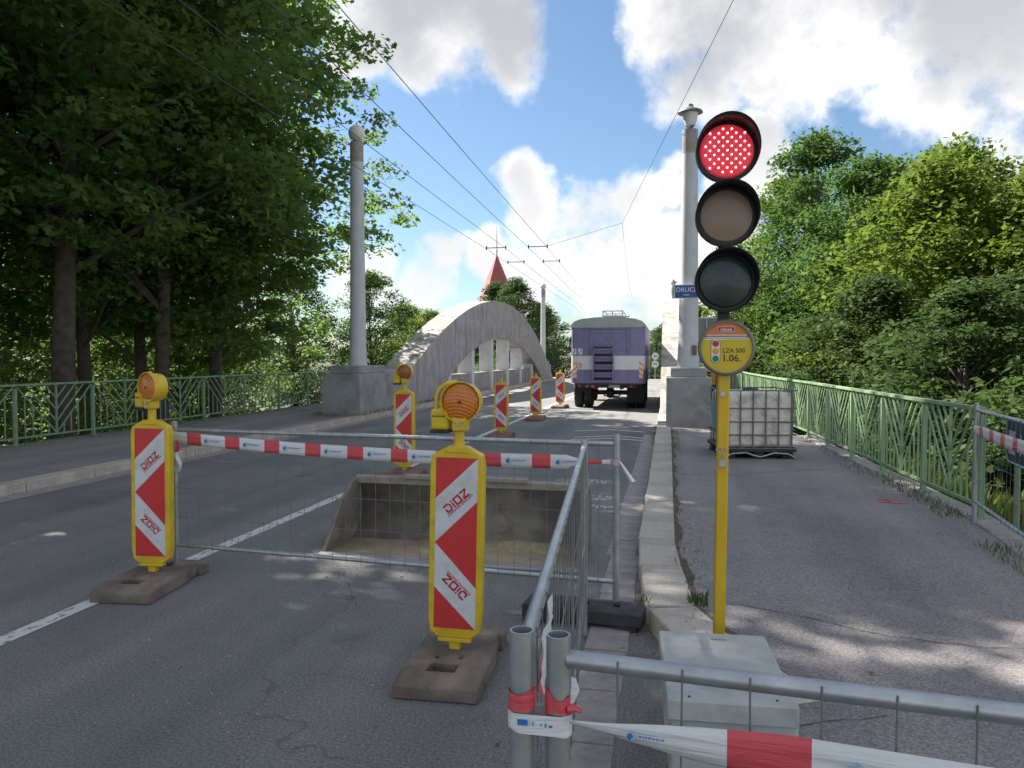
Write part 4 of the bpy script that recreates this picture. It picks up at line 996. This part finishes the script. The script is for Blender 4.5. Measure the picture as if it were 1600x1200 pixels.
def wheel(x, y, w, name='wheel'):
    ry = Matrix.Rotation(R(90), 3, 'Y')
    t_ = MB().lathe([(.28, -w / 2), (.42, -w / 2), (.455, -w / 2 + .03), (.465, -w / 4), (.465, w / 4), (.455, w / 2 - .03), (.42, w / 2), (.28, w / 2)], 28, (x, y, .465), ry).build(name, M['rubber'], tk)
    MB().lathe([(.05, -w / 2 - .01), (.2, -w / 2 + .03), (.28, -w / 2 + .01), (.28, w / 2 - .01), (.2, w / 2 - .03), (.05, w / 2 + .01)], 18, (x, y, .465), ry).build('rim', M['lamp_metal'], t_)
    tr = MB()
    for k in range(30):
        a = 2 * math.pi * k / 30; tr.box((x + (w * .22 if k % 2 else -w * .22), y + .47 * math.cos(a), .465 + .468 * math.sin(a)), (w * .5, .04, .03), Matrix.Rotation(a - math.pi / 2, 3, 'X'))
    tr.build('tread', M['rubber'], t_)
for x in (-.96, -.66, .66, .96): wheel(x, 1.15, .26)
for x in (-.9, .9): wheel(x, 5.0, .28)
MB().box((.80, .50, .47), (.50, .02, .56)).build('mud_flap', M['rubber'], tk); MB().box((-.80, .60, .62), (.48, .02, .24)).build('mud_flap', M['rubber'], tk)
for (x, z, mt, r_) in ((-.86, .72, 'tail', .05), (-.62, .70, 'lamp_metal', .055), (-.46, .70, 'tail', .06), (.70, .70, 'tail', .05)): MB().lathe([(r_, 0), (r_, .04), (r_ * .6, .055)], 14, (x, .13, z), rx).build('tail_lamp', M[mt], tk)
MB().box((.20, .12, .70), (.36, .012, .12)).build('number_plate', M['plate'], tk)
rk = bpy.data.objects.new('roof_platform', None); COL.objects.link(rk); rk.parent = tk; rk.location = (0, 1.6, 2.75)
for x in (-.28, .02, .34):
    for y in (0, 1.6): MB().tube([(x, y, -.03), (x, y, .27)], .02, 6).build('rack_post', M['truck_roof'], rk)
for z in (.12, .27):
    MB().tube([(-.28, 0, z), (.34, 0, z), (.34, 1.6, z), (-.28, 1.6, z), (-.28, 0, z)], .02, 6).build('rack_rail', M['truck_roof'], rk)
MB().box((.03, .8, .10), (.62, 1.6, .04)).build('rack_floor', M['truck_roof'], rk)
MB().tube([(-.58, .2, .03), (-.52, .2, .06), (.5, .2, .10), (.56, .2, .12)], .02, 6).build('rack_bar', M['lamp_metal'], rk)
MB().tube([(-1.12, 6.1, 1.95), (-1.3, 6.2, 2.0)], .015, 6).build('mirror_arm', M['dark'], tk); MB().box((-1.33, 6.2, 1.9), (.06, .1, .3)).build('mirror', M['dark'], tk)
MB().tube([(1.12, 6.1, 1.95), (1.3, 6.2, 2.0)], .015, 6).build('mirror_arm', M['dark'], tk); MB().box((1.33, 6.2, 1.9), (.06, .1, .3)).build('mirror', M['dark'], tk)
MB().box((0, 7.0, 1.35), (2.0, 1.4, 1.2)).build('cab', M['purple'], tk, bevel=.1)

# ------------------------------------------------------------------ machine, signs, far lamps
mc = thing('mini_excavator', 'small yellow machine with black louvres working behind the lamp column', 'machine', (1.25, 27.5, .115), R(8))
for s in (-1, 1):
    MB().prism([(-.75, .08), (-.65, 0), (.65, 0), (.75, .08), (.75, .26), (.65, .34), (-.65, .34), (-.75, .26)], s * .36 - .11, s * .36 + .11, lambda u, v, w: (w, u, v)).build('track', M['rubber'], mc, bevel=.02)
MB().box((0, 0, .40), (.6, .9, .12)).build('undercarriage', M['dark'], mc)
hb = MB().prism([(-.62, .47), (.6, .47), (.6, .95), (-.45, 1.12), (-.62, 1.0)], -.46, .46, lambda u, v, w: (w, u, v)).build('engine_hood', M['mach_yellow'], mc, bevel=.05)
for k in range(4): MB().box((-.1, -.622, .58 + k * .11), (.36, .02, .07)).build('louvre', M['dark'], hb)
MB().box((.38, -.45, .78), (.24, .5, .42)).build('tank', M['mach_red'], mc, bevel=.03)
for (x, y) in ((-.4, .0), (.4, .0), (-.4, .55), (.4, .55)): MB().tube([(x, y, .9), (x, y, 1.75)], .025, 6).build('canopy_post', M['dark'], mc)
MB().box((0, .28, 1.77), (.95, .8, .05)).build('canopy', M['dark'], mc, bevel=.02)
MB().bar((0, .6, .8), (0, 1.5, 1.6), .12, .14, up=(1, 0, 0)).build('boom', M['mach_yellow'], mc); MB().bar((0, 1.5, 1.6), (0, 2.0, .6), .1, .12, up=(1, 0, 0)).build('arm', M['mach_yellow'], mc)
sb = thing('sign_board', 'grey back of a road sign on a post beside the lamp column', 'sign', (1.12, 24.0, .115))
MB().tube([(0, 0, 0), (0, 0, 2.6)], .03, 8).build('post', M['galv'], sb); MB().box((.05, .05, 1.95), (.72, .03, 1.35)).build('board', M['lamp_metal'], sb, bevel=.01)
fr = MB()
for (c, s_) in (((.05, .045, 2.635), (.76, .05, .03)), ((.05, .045, 1.265), (.76, .05, .03)), ((-.325, .045, 1.95), (.03, .05, 1.40)), ((.425, .045, 1.95), (.03, .05, 1.40))): fr.box(c, s_)
fr.build('board_frame', M['galv'], sb)
yS = 70; rs = thing('road_sign', 'pair of small round white signs on a thin post beyond the truck', 'sign', (-1.5 + .35, yS, drop(yS)))
MB().tube([(0, 0, 0), (0, 0, 3.0)], .04, 8).build('post', M['galv'], rs)
for z in (2.8, 2.1):
    o = MB().lathe([(.32, 0), (.32, .02)], 20, (0, -.05, z), rx).build('sign_disc', M['white'], rs); MB().box((0, -.078, z), (.34, .006, .10)).build('sign_bar', M['lamp_metal'], o)
def street_lamp(label, x, y, s):
    t = thing('street_lamp', label, 'street lamp', (x, y, drop(y)))
    MB().tube([(0, 0, 0), (0, 0, 7.5), (s * .25, 0, 8.3), (s * .9, 0, 8.75), (s * 1.9, 0, 8.85)], [.08, .06, .05, .045, .04], 8).build('pole', M['galv'], t)
    MB().box((s * 2.3, 0, 8.83), (.8, .22, .12)).build('lamp_head', M['lamp_metal'], t, bevel=.03)
street_lamp('distant curved grey street lamp reaching over the road beyond the truck', -13.5, 88, 1)

# church-like tower with red spire
sp = thing('spire_tower', 'pale tower with a pointed red spire rising behind the trees', 'tower', (-26.2, 117, -3.5))
MB().box((0, 0, 6.6), (4.4, 4.4, 13.2)).build('wall', M['wall'], sp)
rot45 = Matrix.Rotation(R(45), 3, 'Z')
rf = MB().lathe([(3.6, 13.0), (2.75, 14.1), (1.55, 17.2), (.12, 20.6)], 8, rot=Matrix.Rotation(R(22.5), 3, 'Z')).build('roof', M['roof_red'], sp)
MB().tube([(0, 0, 20.4), (0, 0, 25.2)], [.09, .03], 6).build('finial', M['lamp_metal'], rf); MB().lathe([(.02, 21.3), (.16, 21.5), (.02, 21.7)], 10).build('finial_ball', M['lamp_metal'], rf)
for s in (-1, 1):
    w_ = MB().box((s * .9, -2.21, 10.6), (.9, .06, 1.6)).build('window', M['glass'], sp); MB().box((s * .9, -2.22, 10.6), (.07, .1, 1.6)).build('glazing_bar', M['white'], w_); MB().box((s * .9, -2.24, 9.75), (1.1, .14, .1)).build('sill', M['white'], w_)

# ------------------------------------------------------------------ overhead wires
def wire(label, pts, r=.007, name='overhead_wire', group=None):
    return tag(MB().tube(pts, r, 5).build(name, M['cable']), label, 'wire', group)
def wx(x0, x1, y): return x0 + (x1 - x0) * (y - 8.5) / 20 + bend(y) * .35
TR = [(-3.80, -4.42), (-4.55, -5.12), (-5.55, -5.98), (-6.45, -6.72)]
for (a, b) in TR:
    pts = []
    for i in range(30):
        y = -12 + i * 3.6; sag = .10 * math.sin(math.pi * ((y + 1.5) % 30) / 30)
        pts.append((wx(a, b, y), y, 5.78 - .006 * max(0, y) - sag * .6))
    wire('taut trolley wire strung above the carriageway', pts, group='trolley wires over the road')
for (y) in (28.2, 32.4):
    for (i, j) in ((0, 1), (2, 3)):
        xa, xb = wx(*TR[i], y), wx(*TR[j], y); z = 5.78 - .006 * y - .02
        t = thing('wire_spreader', 'short insulated bar holding a pair of trolley wires apart', 'spreader', ((xa + xb) / 2, y, z), group='spreader bars on the trolley wires')
        l = abs(xa - xb) / 2; MB().tube([(-l, 0, .05), (l, 0, .05)], .018, 6).build('bar', M['lamp_metal'], t)
        for s in (-1, 1): MB().tube([(s * l, 0, -.02), (s * l, 0, .12)], .025, 6).build('clamp', M['dark'], t)
wire('span wire rising from the trolley wires over the footway', [(wx(*TR[0], 28.2), 28.2, 5.65), (-1.6, 27.0, 6.2), (.93, 11.6, 6.8), (2.2, 3, 7.2)], .006, 'span_wire')
wire('thin span wire hanging from the wire junction towards the far bank', [(-1.6, 27.0, 6.2), (-2.2, 42, 5.9), (-2.6, 57, 5.7)], .006, 'span_wire')

# ------------------------------------------------------------------ trees
LEAF = {'maple': ([(0, -.55), (.30, -.36), (.22, -.12), (.52, .08), (.22, .17), (0, .58), (-.22, .17), (-.52, .08), (-.22, -.12), (-.30, -.36)], .06),
        'kite': ([(0, -.5), (.30, -.02), (0, .5), (-.30, -.02)], .07)}
def leaves_mesh(name, centers, radii, n_per, size, kind, mat, seed, flatness=.5, up=1.0):
    rng = np.random.default_rng(seed); shp, fold = LEAF[kind]; k = len(shp)
    C = np.repeat(centers, n_per, 0); Rr = np.repeat(radii, n_per, 0); n = len(C)
    g = rng.normal(size=(n, 3)); g /= np.linalg.norm(g, axis=1)[:, None] + 1e-9; g *= (rng.random(n) ** .45)[:, None]
    pos = C + g * Rr[:, None] * np.array([1, 1, flatness])
    pos[:, 2] -= .12 * (g[:, 0] ** 2 + g[:, 1] ** 2) * Rr
    nrm = rng.normal(size=(n, 3)) * .55 + np.array([0, 0, up]); nrm[:, :2] += g[:, :2] * .5; nrm /= np.linalg.norm(nrm, axis=1)[:, None]
    a = rng.normal(size=(n, 3)); tx = np.cross(nrm, a); tx /= np.linalg.norm(tx, axis=1)[:, None] + 1e-9; ty = np.cross(nrm, tx)
    sz = size * (.5 + rng.random(n) ** 1.5 * .95)
    V = np.empty((n, k, 3))
    for i, (u, v) in enumerate(shp):
        V[:, i] = pos + (tx * u + ty * v + nrm * (-fold * (abs(u) * 2) ** 1.3 - .25 * max(0, v) ** 2)) * sz[:, None]
    me = bpy.data.meshes.new(name); me.vertices.add(n * k); me.vertices.foreach_set('co', V.ravel())
    me.loops.add(n * k); me.loops.foreach_set('vertex_index', np.arange(n * k, dtype=np.int32))
    me.polygons.add(n); me.polygons.foreach_set('loop_start', np.arange(0, n * k, k, dtype=np.int32)); me.polygons.foreach_set('loop_total', np.full(n, k, np.int32))
    me.materials.append(mat); me.update(calc_edges=True); return me
def crown_centers(seed, n, Rad, z0, z1, top=.75, hollow=.35):
    rng = np.random.default_rng(seed); out = []; ph = rng.uniform(0, 6.28, 6)
    while len(out) < n:
        t = rng.random(); prof = (math.sin(math.pi * min(1, (t * .92 + .08)) ** top)) ** .62
        ang = rng.uniform(0, 2 * math.pi); lump = 1 + .20 * math.sin(2 * ang + ph[0] + 3 * t) + .16 * math.sin(5 * ang + ph[1] + 7 * t) + .10 * math.sin(9 * t + ph[2])
        r = (hollow + (1 - hollow) * rng.random()) ** .75 if rng.random() < .8 else rng.random()
        rr = Rad * prof * lump * r; out.append((rr * math.cos(ang), rr * math.sin(ang), z0 + (z1 - z0) * t))
    return np.array(out)
def trunk_mesh(seed, h, r, centers, nl, lean=(0, 0)):
    rng = random.Random(seed); mb = MB()
    base = [Vector((lean[0] * t * t * h + .1 * math.sin(t * 5 + seed), lean[1] * t * t * h + .1 * math.cos(t * 4 + seed) - .1, t * h)) for t in [i / 9 for i in range(10)]]
    mb.tube([Vector((0, 0, -.6))] + base, [r * 1.35] + [r * (1.15 - .95 * i / 9) if i else r * 1.2 for i in range(10)], 10)
    idx = rng.sample(range(len(centers)), min(nl, len(centers)))
    for i in idx:
        c = Vector(centers[i]); t = min(.95, max(.22, (c.z - .35 * math.hypot(c.x, c.y)) / h * .8)); k = t * 9; a = base[int(k)].lerp(base[min(9, int(k) + 1)], k % 1)
        m1 = a.lerp(c, .35) + Vector((rng.uniform(-.2, .2), rng.uniform(-.2, .2), .35)); m2 = a.lerp(c, .7) + Vector((rng.uniform(-.2, .2), rng.uniform(-.2, .2), .3)); rr = r * (.42 - .25 * t)
        mb.tube([a, m1, m2, c], [rr, rr * .7, rr * .42, rr * .15], 6)
    return mb.mesh('trunk', M['bark'])
PROTO = {}
def proto(key, seed, h, r, Rad, z0, z1, ncl, crad, nper, lsize, kind, mat, flat=.45, nl=26, lean=(0, 0), top=.75):
    c = crown_centers(seed, ncl, Rad, z0, z1, top); rng = np.random.default_rng(seed + 5)
    rad = rng.uniform(.6, 1.25, ncl) * crad
    PROTO[key] = (trunk_mesh(seed, h, r, c, nl, lean), leaves_mesh('crown', c, rad, nper, lsize, kind, M[mat], seed + 9, flat))
proto('mapleA', 11, 13, .20, 4.6, 4.4, 17.0, 360, .85, 135, .15, 'maple', 'leaf_maple', .42, 30)
proto('mapleB', 23, 13, .165, 4.2, 4.6, 16.4, 340, .85, 135, .15, 'maple', 'leaf_maple', .42, 30, (.012, 0))
proto('broadA', 31, 8, .22, 4.0, 1.2, 11.0, 230, .95, 125, .20, 'kite', 'leaf_bright', .55, 60)
proto('broadB', 47, 8, .22, 3.8, 1.0, 11.5, 220, .95, 125, .19, 'kite', 'leaf_mid', .6, 60, top=.85)
proto('broadC', 53, 8, .22, 4.0, 1.0, 11.0, 220, .92, 125, .21, 'kite', 'leaf_dark', .55, 60)
def tree(key, x, y, s, label, group=None, rz=None, sz=1.0, name='tree'):
    t = thing(name, label, 'tree', (x, y, terr(x, y) - .1), random.uniform(0, 6.28) if rz is None else rz, group)
    t.scale = (s, s, s * sz); a, b = PROTO[key]; link('trunk', a, t); link('crown', b, t); return t
MG = 'tall maples behind the dull green railing'
ML = 'tall dark maple rising behind the dull green railing'
for (k, x, y, s, rz) in (('mapleA', -13.2, 14.9, 1.22, .4), ('mapleB', -15.6, 20.4, 1.18, 2.0), ('mapleB', -13.2, 18.4, 1.2, .0), ('mapleA', -14.2, 22.2, 1.10, 1.3), ('mapleB', -15.2, 17.6, 1.1, 3.6), ('mapleA', -14.4, 9.6, 1.28, 5.0), ('mapleB', -13.8, 4.6, 1.3, 1.2), ('mapleA', -14.2, 0, 1.25, 2.6), ('mapleB', -20, 13, 1.1, 4.2), ('mapleB', -17.6, 15.0, .95, 2.8), ('mapleB', -17.0, 24.5, .95, 5.1)):
    tree(k, x, y, s, ML, MG, rz, name='maple_tree')
for (k, x, y, s, sz) in (('broadA', -25, 28, 1.0, .85), ('broadA', -23.5, 34, 1.0, .85), ('broadB', -33, 30, 1.1, .85), ('broadA', -30, 38, 1.1, .8), ('broadA', -38, 18, 1.1, .7), ('broadC', -26, 8, 1.0, .8), ('broadC', -30, 14, 1.1, .85), ('broadC', -27, 21, 1.0, .85)):
    tree(k, x, y, s, 'lower green tree standing behind the row of tall maples', 'green trees behind the maples', sz=sz)
for (k, x, y, s, sz) in (('broadB', -27.5, 53, 1.0, 1.0), ('broadB', -22.5, 56, 1.0, .95), ('broadA', -19, 60, .95, .8), ('broadB', -33, 50, 1.1, .95), ('broadB', -17.5, 70, 1, .82), ('broadA', -24, 68, 1, .9)):
    tree(k, x, y, s, 'leafy green tree on the far bank beyond the long arch', 'green trees on the far bank', sz=sz)
for (k, x, y, s, sz) in (('broadC', -14.8, 66, 1.0, .93), ('broadC', -12.2, 62, .85, .95), ('broadC', -18.5, 78, 1.1, .8), ('broadC', -13.5, 84, 1.1, .9), ('broadC', -16.5, 98, 1.2, .9)):
    tree(k, x, y, s, 'dark green tree beside the distant slim lamp column', 'dark trees by the far lamp column', sz=sz)
for (k, x, y, s, sz) in (('broadA', 9.6, 31, 1.15, .98), ('broadA', 12.6, 29, 1.15, .95), ('broadB', 8.6, 37, 1.15, 1.02), ('broadA', 15.8, 31, 1.15, 1.0), ('broadA', 12.0, 36, 1.25, 1.05), ('broadB', 7.6, 43, 1.28, 1.08), ('broadA', 7.2, 49, 1.25, 1.08)):
    tree(k, x, y, s, 'bright yellow green tree rising beyond the light green railing', 'bright trees beyond the light railing', sz=sz)
for (k, x, y, s, sz) in (('broadB', 12.2, 46, 1.38, 1.02), ('broadB', 15.6, 47, 1.38, 1.05), ('broadC', 18.5, 41, 1.3, 1.08), ('broadC', 16.5, 37, 1.2, 1.08), ('broadC', 20.5, 34, 1.2, 1.05)):
    tree(k, x, y, s, 'taller bluish green tree standing behind the bright trees', 'tall trees behind the bright ones', sz=sz)
for (k, x, y, s, sz) in (('broadC', 7.8, 22.5, .82, .72), ('broadB', 9.8, 18.5, .85, .66), ('broadC', 12.2, 17.0, .9, .68), ('broadC', 7.0, 28.0, .85, .75), ('broadB', 13.2, 22.5, 1.0, .78), ('broadC', 10, 25.5, .95, .75), ('broadC', 10.8, 12.4, .85, .6), ('broadC', 15.5, 15, .95, .7)):  # dark-leaved crowns carry the lower canopy's shade in their leaf colour
    tree(k, x, y, s, 'low dark tree growing close behind the light green railing', 'low dark trees behind the light railing', sz=sz)
for (k, x, y, s, sz) in (('broadC', 5.2, 58, .9, .8), ('broadC', 6.5, 52, .95, .85), ('broadC', 2.5, 74, 1.0, .8), ('broadC', -1, 96, 1.1, .8), ('broadC', 4, 88, 1.1, .85)):
    tree(k, x, y, s, 'dark tree at the roadside beyond the end of the bridge', 'trees beyond the bridge', sz=sz)
# distant wood as one mass
rng = np.random.default_rng(3); cc = []
for i in range(520):
    a = rng.uniform(-1.15, 1.0); d_ = rng.uniform(135, 190); x = d_ * math.sin(a) - 10; y = d_ * math.cos(a)
    if -42 < x < -12 and y > 100: continue
    h_ = rng.uniform(0, 8.0); cc.append((x, y, -4 + h_))
cc = np.array(cc); tag(link('distant_wood', leaves_mesh('distant_wood', cc, rng.uniform(3, 5, len(cc)), 130, .95, 'kite', M['leaf_dark'], 77, .7)), 'hazy dark green wood along the horizon', 'wood', kind='stuff')
# undergrowth behind the railings
def undergrowth(label, spots, size, mat, seed, n_per, lsize):
    r_ = np.random.default_rng(seed); c = []
    for (x0, x1, y0, y1, n, hmax) in spots:
        for _ in range(n):
            x, y = r_.uniform(x0, x1), r_.uniform(y0, y1); c.append((x, y, terr(x, y) + r_.random() ** 1.3 * hmax))
    c = np.array(c); o = link('undergrowth', leaves_mesh('undergrowth', c, r_.uniform(.6, 1.2, len(c)) * size, n_per, lsize, 'kite', mat, seed + 1, .8))
    return tag(o, label, 'undergrowth', kind='stuff')
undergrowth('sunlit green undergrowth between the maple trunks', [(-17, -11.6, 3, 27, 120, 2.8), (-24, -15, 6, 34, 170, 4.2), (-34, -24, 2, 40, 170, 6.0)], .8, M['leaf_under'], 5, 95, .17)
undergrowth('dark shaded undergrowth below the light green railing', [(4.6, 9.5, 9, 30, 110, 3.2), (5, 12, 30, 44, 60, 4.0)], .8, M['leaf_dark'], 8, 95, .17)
undergrowth('low green bushes along the far river bank', [(-34, -12.5, 48, 58, 80, 3.2), (-12, -10.9, 30, 56, 30, 4.2), (3.5, 12, 47, 60, 50, 3)], .9, M['leaf_mid'], 12, 95, .2)

# grass, weeds, litter
def blades(label, name, spots, mat, seed, hmin, hmax):
    r_ = np.random.default_rng(seed); mb = MB()
    for (x0, x1, y0, y1, n, zf) in spots:
        for _ in range(n):
            x, y = r_.uniform(x0, x1), r_.uniform(y0, y1); a = r_.uniform(0, 6.28); h = r_.uniform(hmin, hmax); w = .003 + h * .008; b = r_.uniform(.1, .6) * h; z = zf(x, y) if callable(zf) else zf
            ca, sa = math.cos(a), math.sin(a); mb.poly([(x - sa * w, y + ca * w, z), (x + sa * w, y - ca * w, z), (x + ca * b * .4 + sa * w * .7, y + sa * b * .4 - ca * w * .7, z + h * .6), (x + ca * b, y + sa * b, z + h), (x + ca * b * .4 - sa * w * .7, y + sa * b * .4 + ca * w * .7, z + h * .6)])
    return tag(mb.build(name, mat, smooth=False), label, 'grass', kind='stuff')
blades('small grass tuft growing at the kerb joint by the yellow pole', 'grass_tuft', [(.13, .24, 4.62, 4.78, 90, .115), (-.17, -.10, 4.58, 4.66, 18, .115)], M['grass'], 2, .02, .075)
blades('straggling weeds along the foot of the light green railing', 'weed_strip', [(2.35, 2.75, 5.2, 6.6, 330, .12), (2.45, 2.72, 7.6, 10.2, 420, .12), (2.3, 2.55, 10.2, 15, 120, .12)], M['grass'], 4, .015, .07)
blades('dry weeds along the far part of the kerb', 'weed_strip', [(-.30, -.20, 13.8, 18, 200, .0), (.06, .2, 12.2, 15.6, 160, .12), (.06, .14, 4.9, 12, 120, .118)], M['dry'], 6, .01, .05)
blades('weeds along the foot of the globe lamp block', 'weed_strip', [(-7.6, -7.3, 17.6, 25, 420, .12), (-8.5, -7.5, 17.3, 17.75, 60, .12), (-10.6, -10.2, 4, 20, 300, .12)], M['grass'], 9, .03, .14)
blades('long grass on the bank beyond the mesh fence', 'bank_grass', [(3.2, 7, 2.5, 8.5, 4200, terr), (3.3, 5.5, 8, 14, 1500, terr)], M['grass'], 10, .25, .62)
def grit(label, spots, seed):
    r_ = random.Random(seed); mb = MB()
    for (x0, x1, y0, y1, n, z) in spots:
        for _ in range(n):
            x, y = r_.uniform(x0, x1), r_.uniform(y0, y1); s_ = r_.uniform(.002, .009) * (1.5 if r_.random() < .06 else 1)
            mb.box((x, y, z + s_ * .3), (s_ * r_.uniform(.7, 1.4), s_, s_ * .7), Matrix.Rotation(r_.uniform(0, 3), 3, 'Z') @ Matrix.Rotation(r_.uniform(-.4, .4), 3, 'X'))
    return tag(mb.build('grit', mk('grit stones', (.34, .32, .29), .9, var=.4, scale=30), smooth=False), label, 'grit', kind='stuff')
grit('loose grit strewn over the road and gutter', [(-.62, -.42, 2.8, 12, 500, 0), (-.2, -.05, 3.9, 4.5, 60, 0), (-3.2, -.4, 2.8, 5.6, 420, 0), (-2.6, -.6, 5.2, 5.65, 260, 0), (-5, -3.8, 3, 6, 120, 0), (-7.3, -7.1, 3, 16, 350, 0)], 21)
grit('loose grit strewn over the footway', [(.1, .5, 3.6, 12, 420, .116), (.5, 2.4, 3, 9, 220, .116), (2.2, 2.6, 5, 14, 300, .116)], 22)
def litter(label, spots, seed):
    r_ = random.Random(seed); mb = MB()
    for (x0, x1, y0, y1, n, z) in spots:
        for _ in range(n):
            x, y = r_.uniform(x0, x1), r_.uniform(y0, y1); a = r_.uniform(0, 6.28); s = r_.uniform(.008, .02); c_, s_ = math.cos(a) * s, math.sin(a) * s
            mb.poly([(x - c_, y - s_, z + .004), (x + s_ * .5, y - c_ * .5, z + .008), (x + c_, y + s_, z + .013), (x - s_ * .5, y + c_ * .5, z + .006)])
    return tag(mb.build('fallen_leaves', M['dry'], smooth=False), label, 'leaves', kind='stuff')
litter('dry leaves gathered along the kerb edges and scattered on the footway', [(.1, .26, 3.7, 6, 90, .116), (.06, .2, 6, 14, 90, .116), (-.24, -.16, 4, 14, 40, .002), (.4, 2.3, 3, 9, 12, .116)], 3)
litter('dry leaves scattered over the road', [(-6.5, -.5, 2.5, 9, 34, .001), (-.75, -.6, 3.0, 3.2, 5, .001), (-7.4, -7.15, 3, 20, 160, .001)], 4)

# every tree, wire and spreader gets a label of its own, by its order from a thing one can find
ORD = ['nearest', 'second nearest', 'third nearest', 'fourth nearest', 'fifth nearest', 'sixth nearest', 'seventh nearest', 'eighth nearest', 'ninth nearest', 'tenth nearest', 'eleventh nearest']
def rank(group, text, anchor):
    obs = [o for o in S.objects if o.parent is None and o.get('group') == group]
    def key(o):
        p = o.matrix_basis.translation
        if o.type == 'MESH':
            p = min((v.co for v in o.data.vertices), key=lambda c: abs(c.y - anchor[1]))
        return math.hypot(p.x - anchor[0], p.y - anchor[1])
    for i, o in enumerate(sorted(obs, key=key)): o['label'] = text % ORD[i]
rank(MG, 'tall dark maple behind the dull green railing, %s to the globe lamp column', (-7.95, 18.9))
rank('green trees behind the maples', 'lower green tree behind the tall maples, %s to the globe lamp column', (-7.95, 18.9))
rank('green trees on the far bank', 'leafy green tree on the far bank, %s to the long arch', (-8, 45))
rank('dark trees by the far lamp column', 'dark green tree on the far bank, %s to the slim distant lamp column', (-8.6, 53.2))
rank('bright trees beyond the light railing', 'bright green tree beyond the light railing, %s to the caged white tank', (1.29, 12.1))
rank('tall trees behind the bright ones', 'taller bluish green tree behind the bright trees, %s to the tank', (1.29, 12.1))
rank('low dark trees behind the light railing', 'low tree close behind the light green railing, %s to the tank', (1.29, 12.1))
rank('trees beyond the bridge', 'dark roadside tree beyond the bridge end, %s to the purple truck', (-1.77, 26))
rank('trolley wires over the road', 'taut trolley wire over the carriageway, %s to the yellow traffic light pole', (.22, 3.46))
rank('spreader bars on the trolley wires', 'short bar spreading two trolley wires, %s to the lantern column', (.42, 17.0))
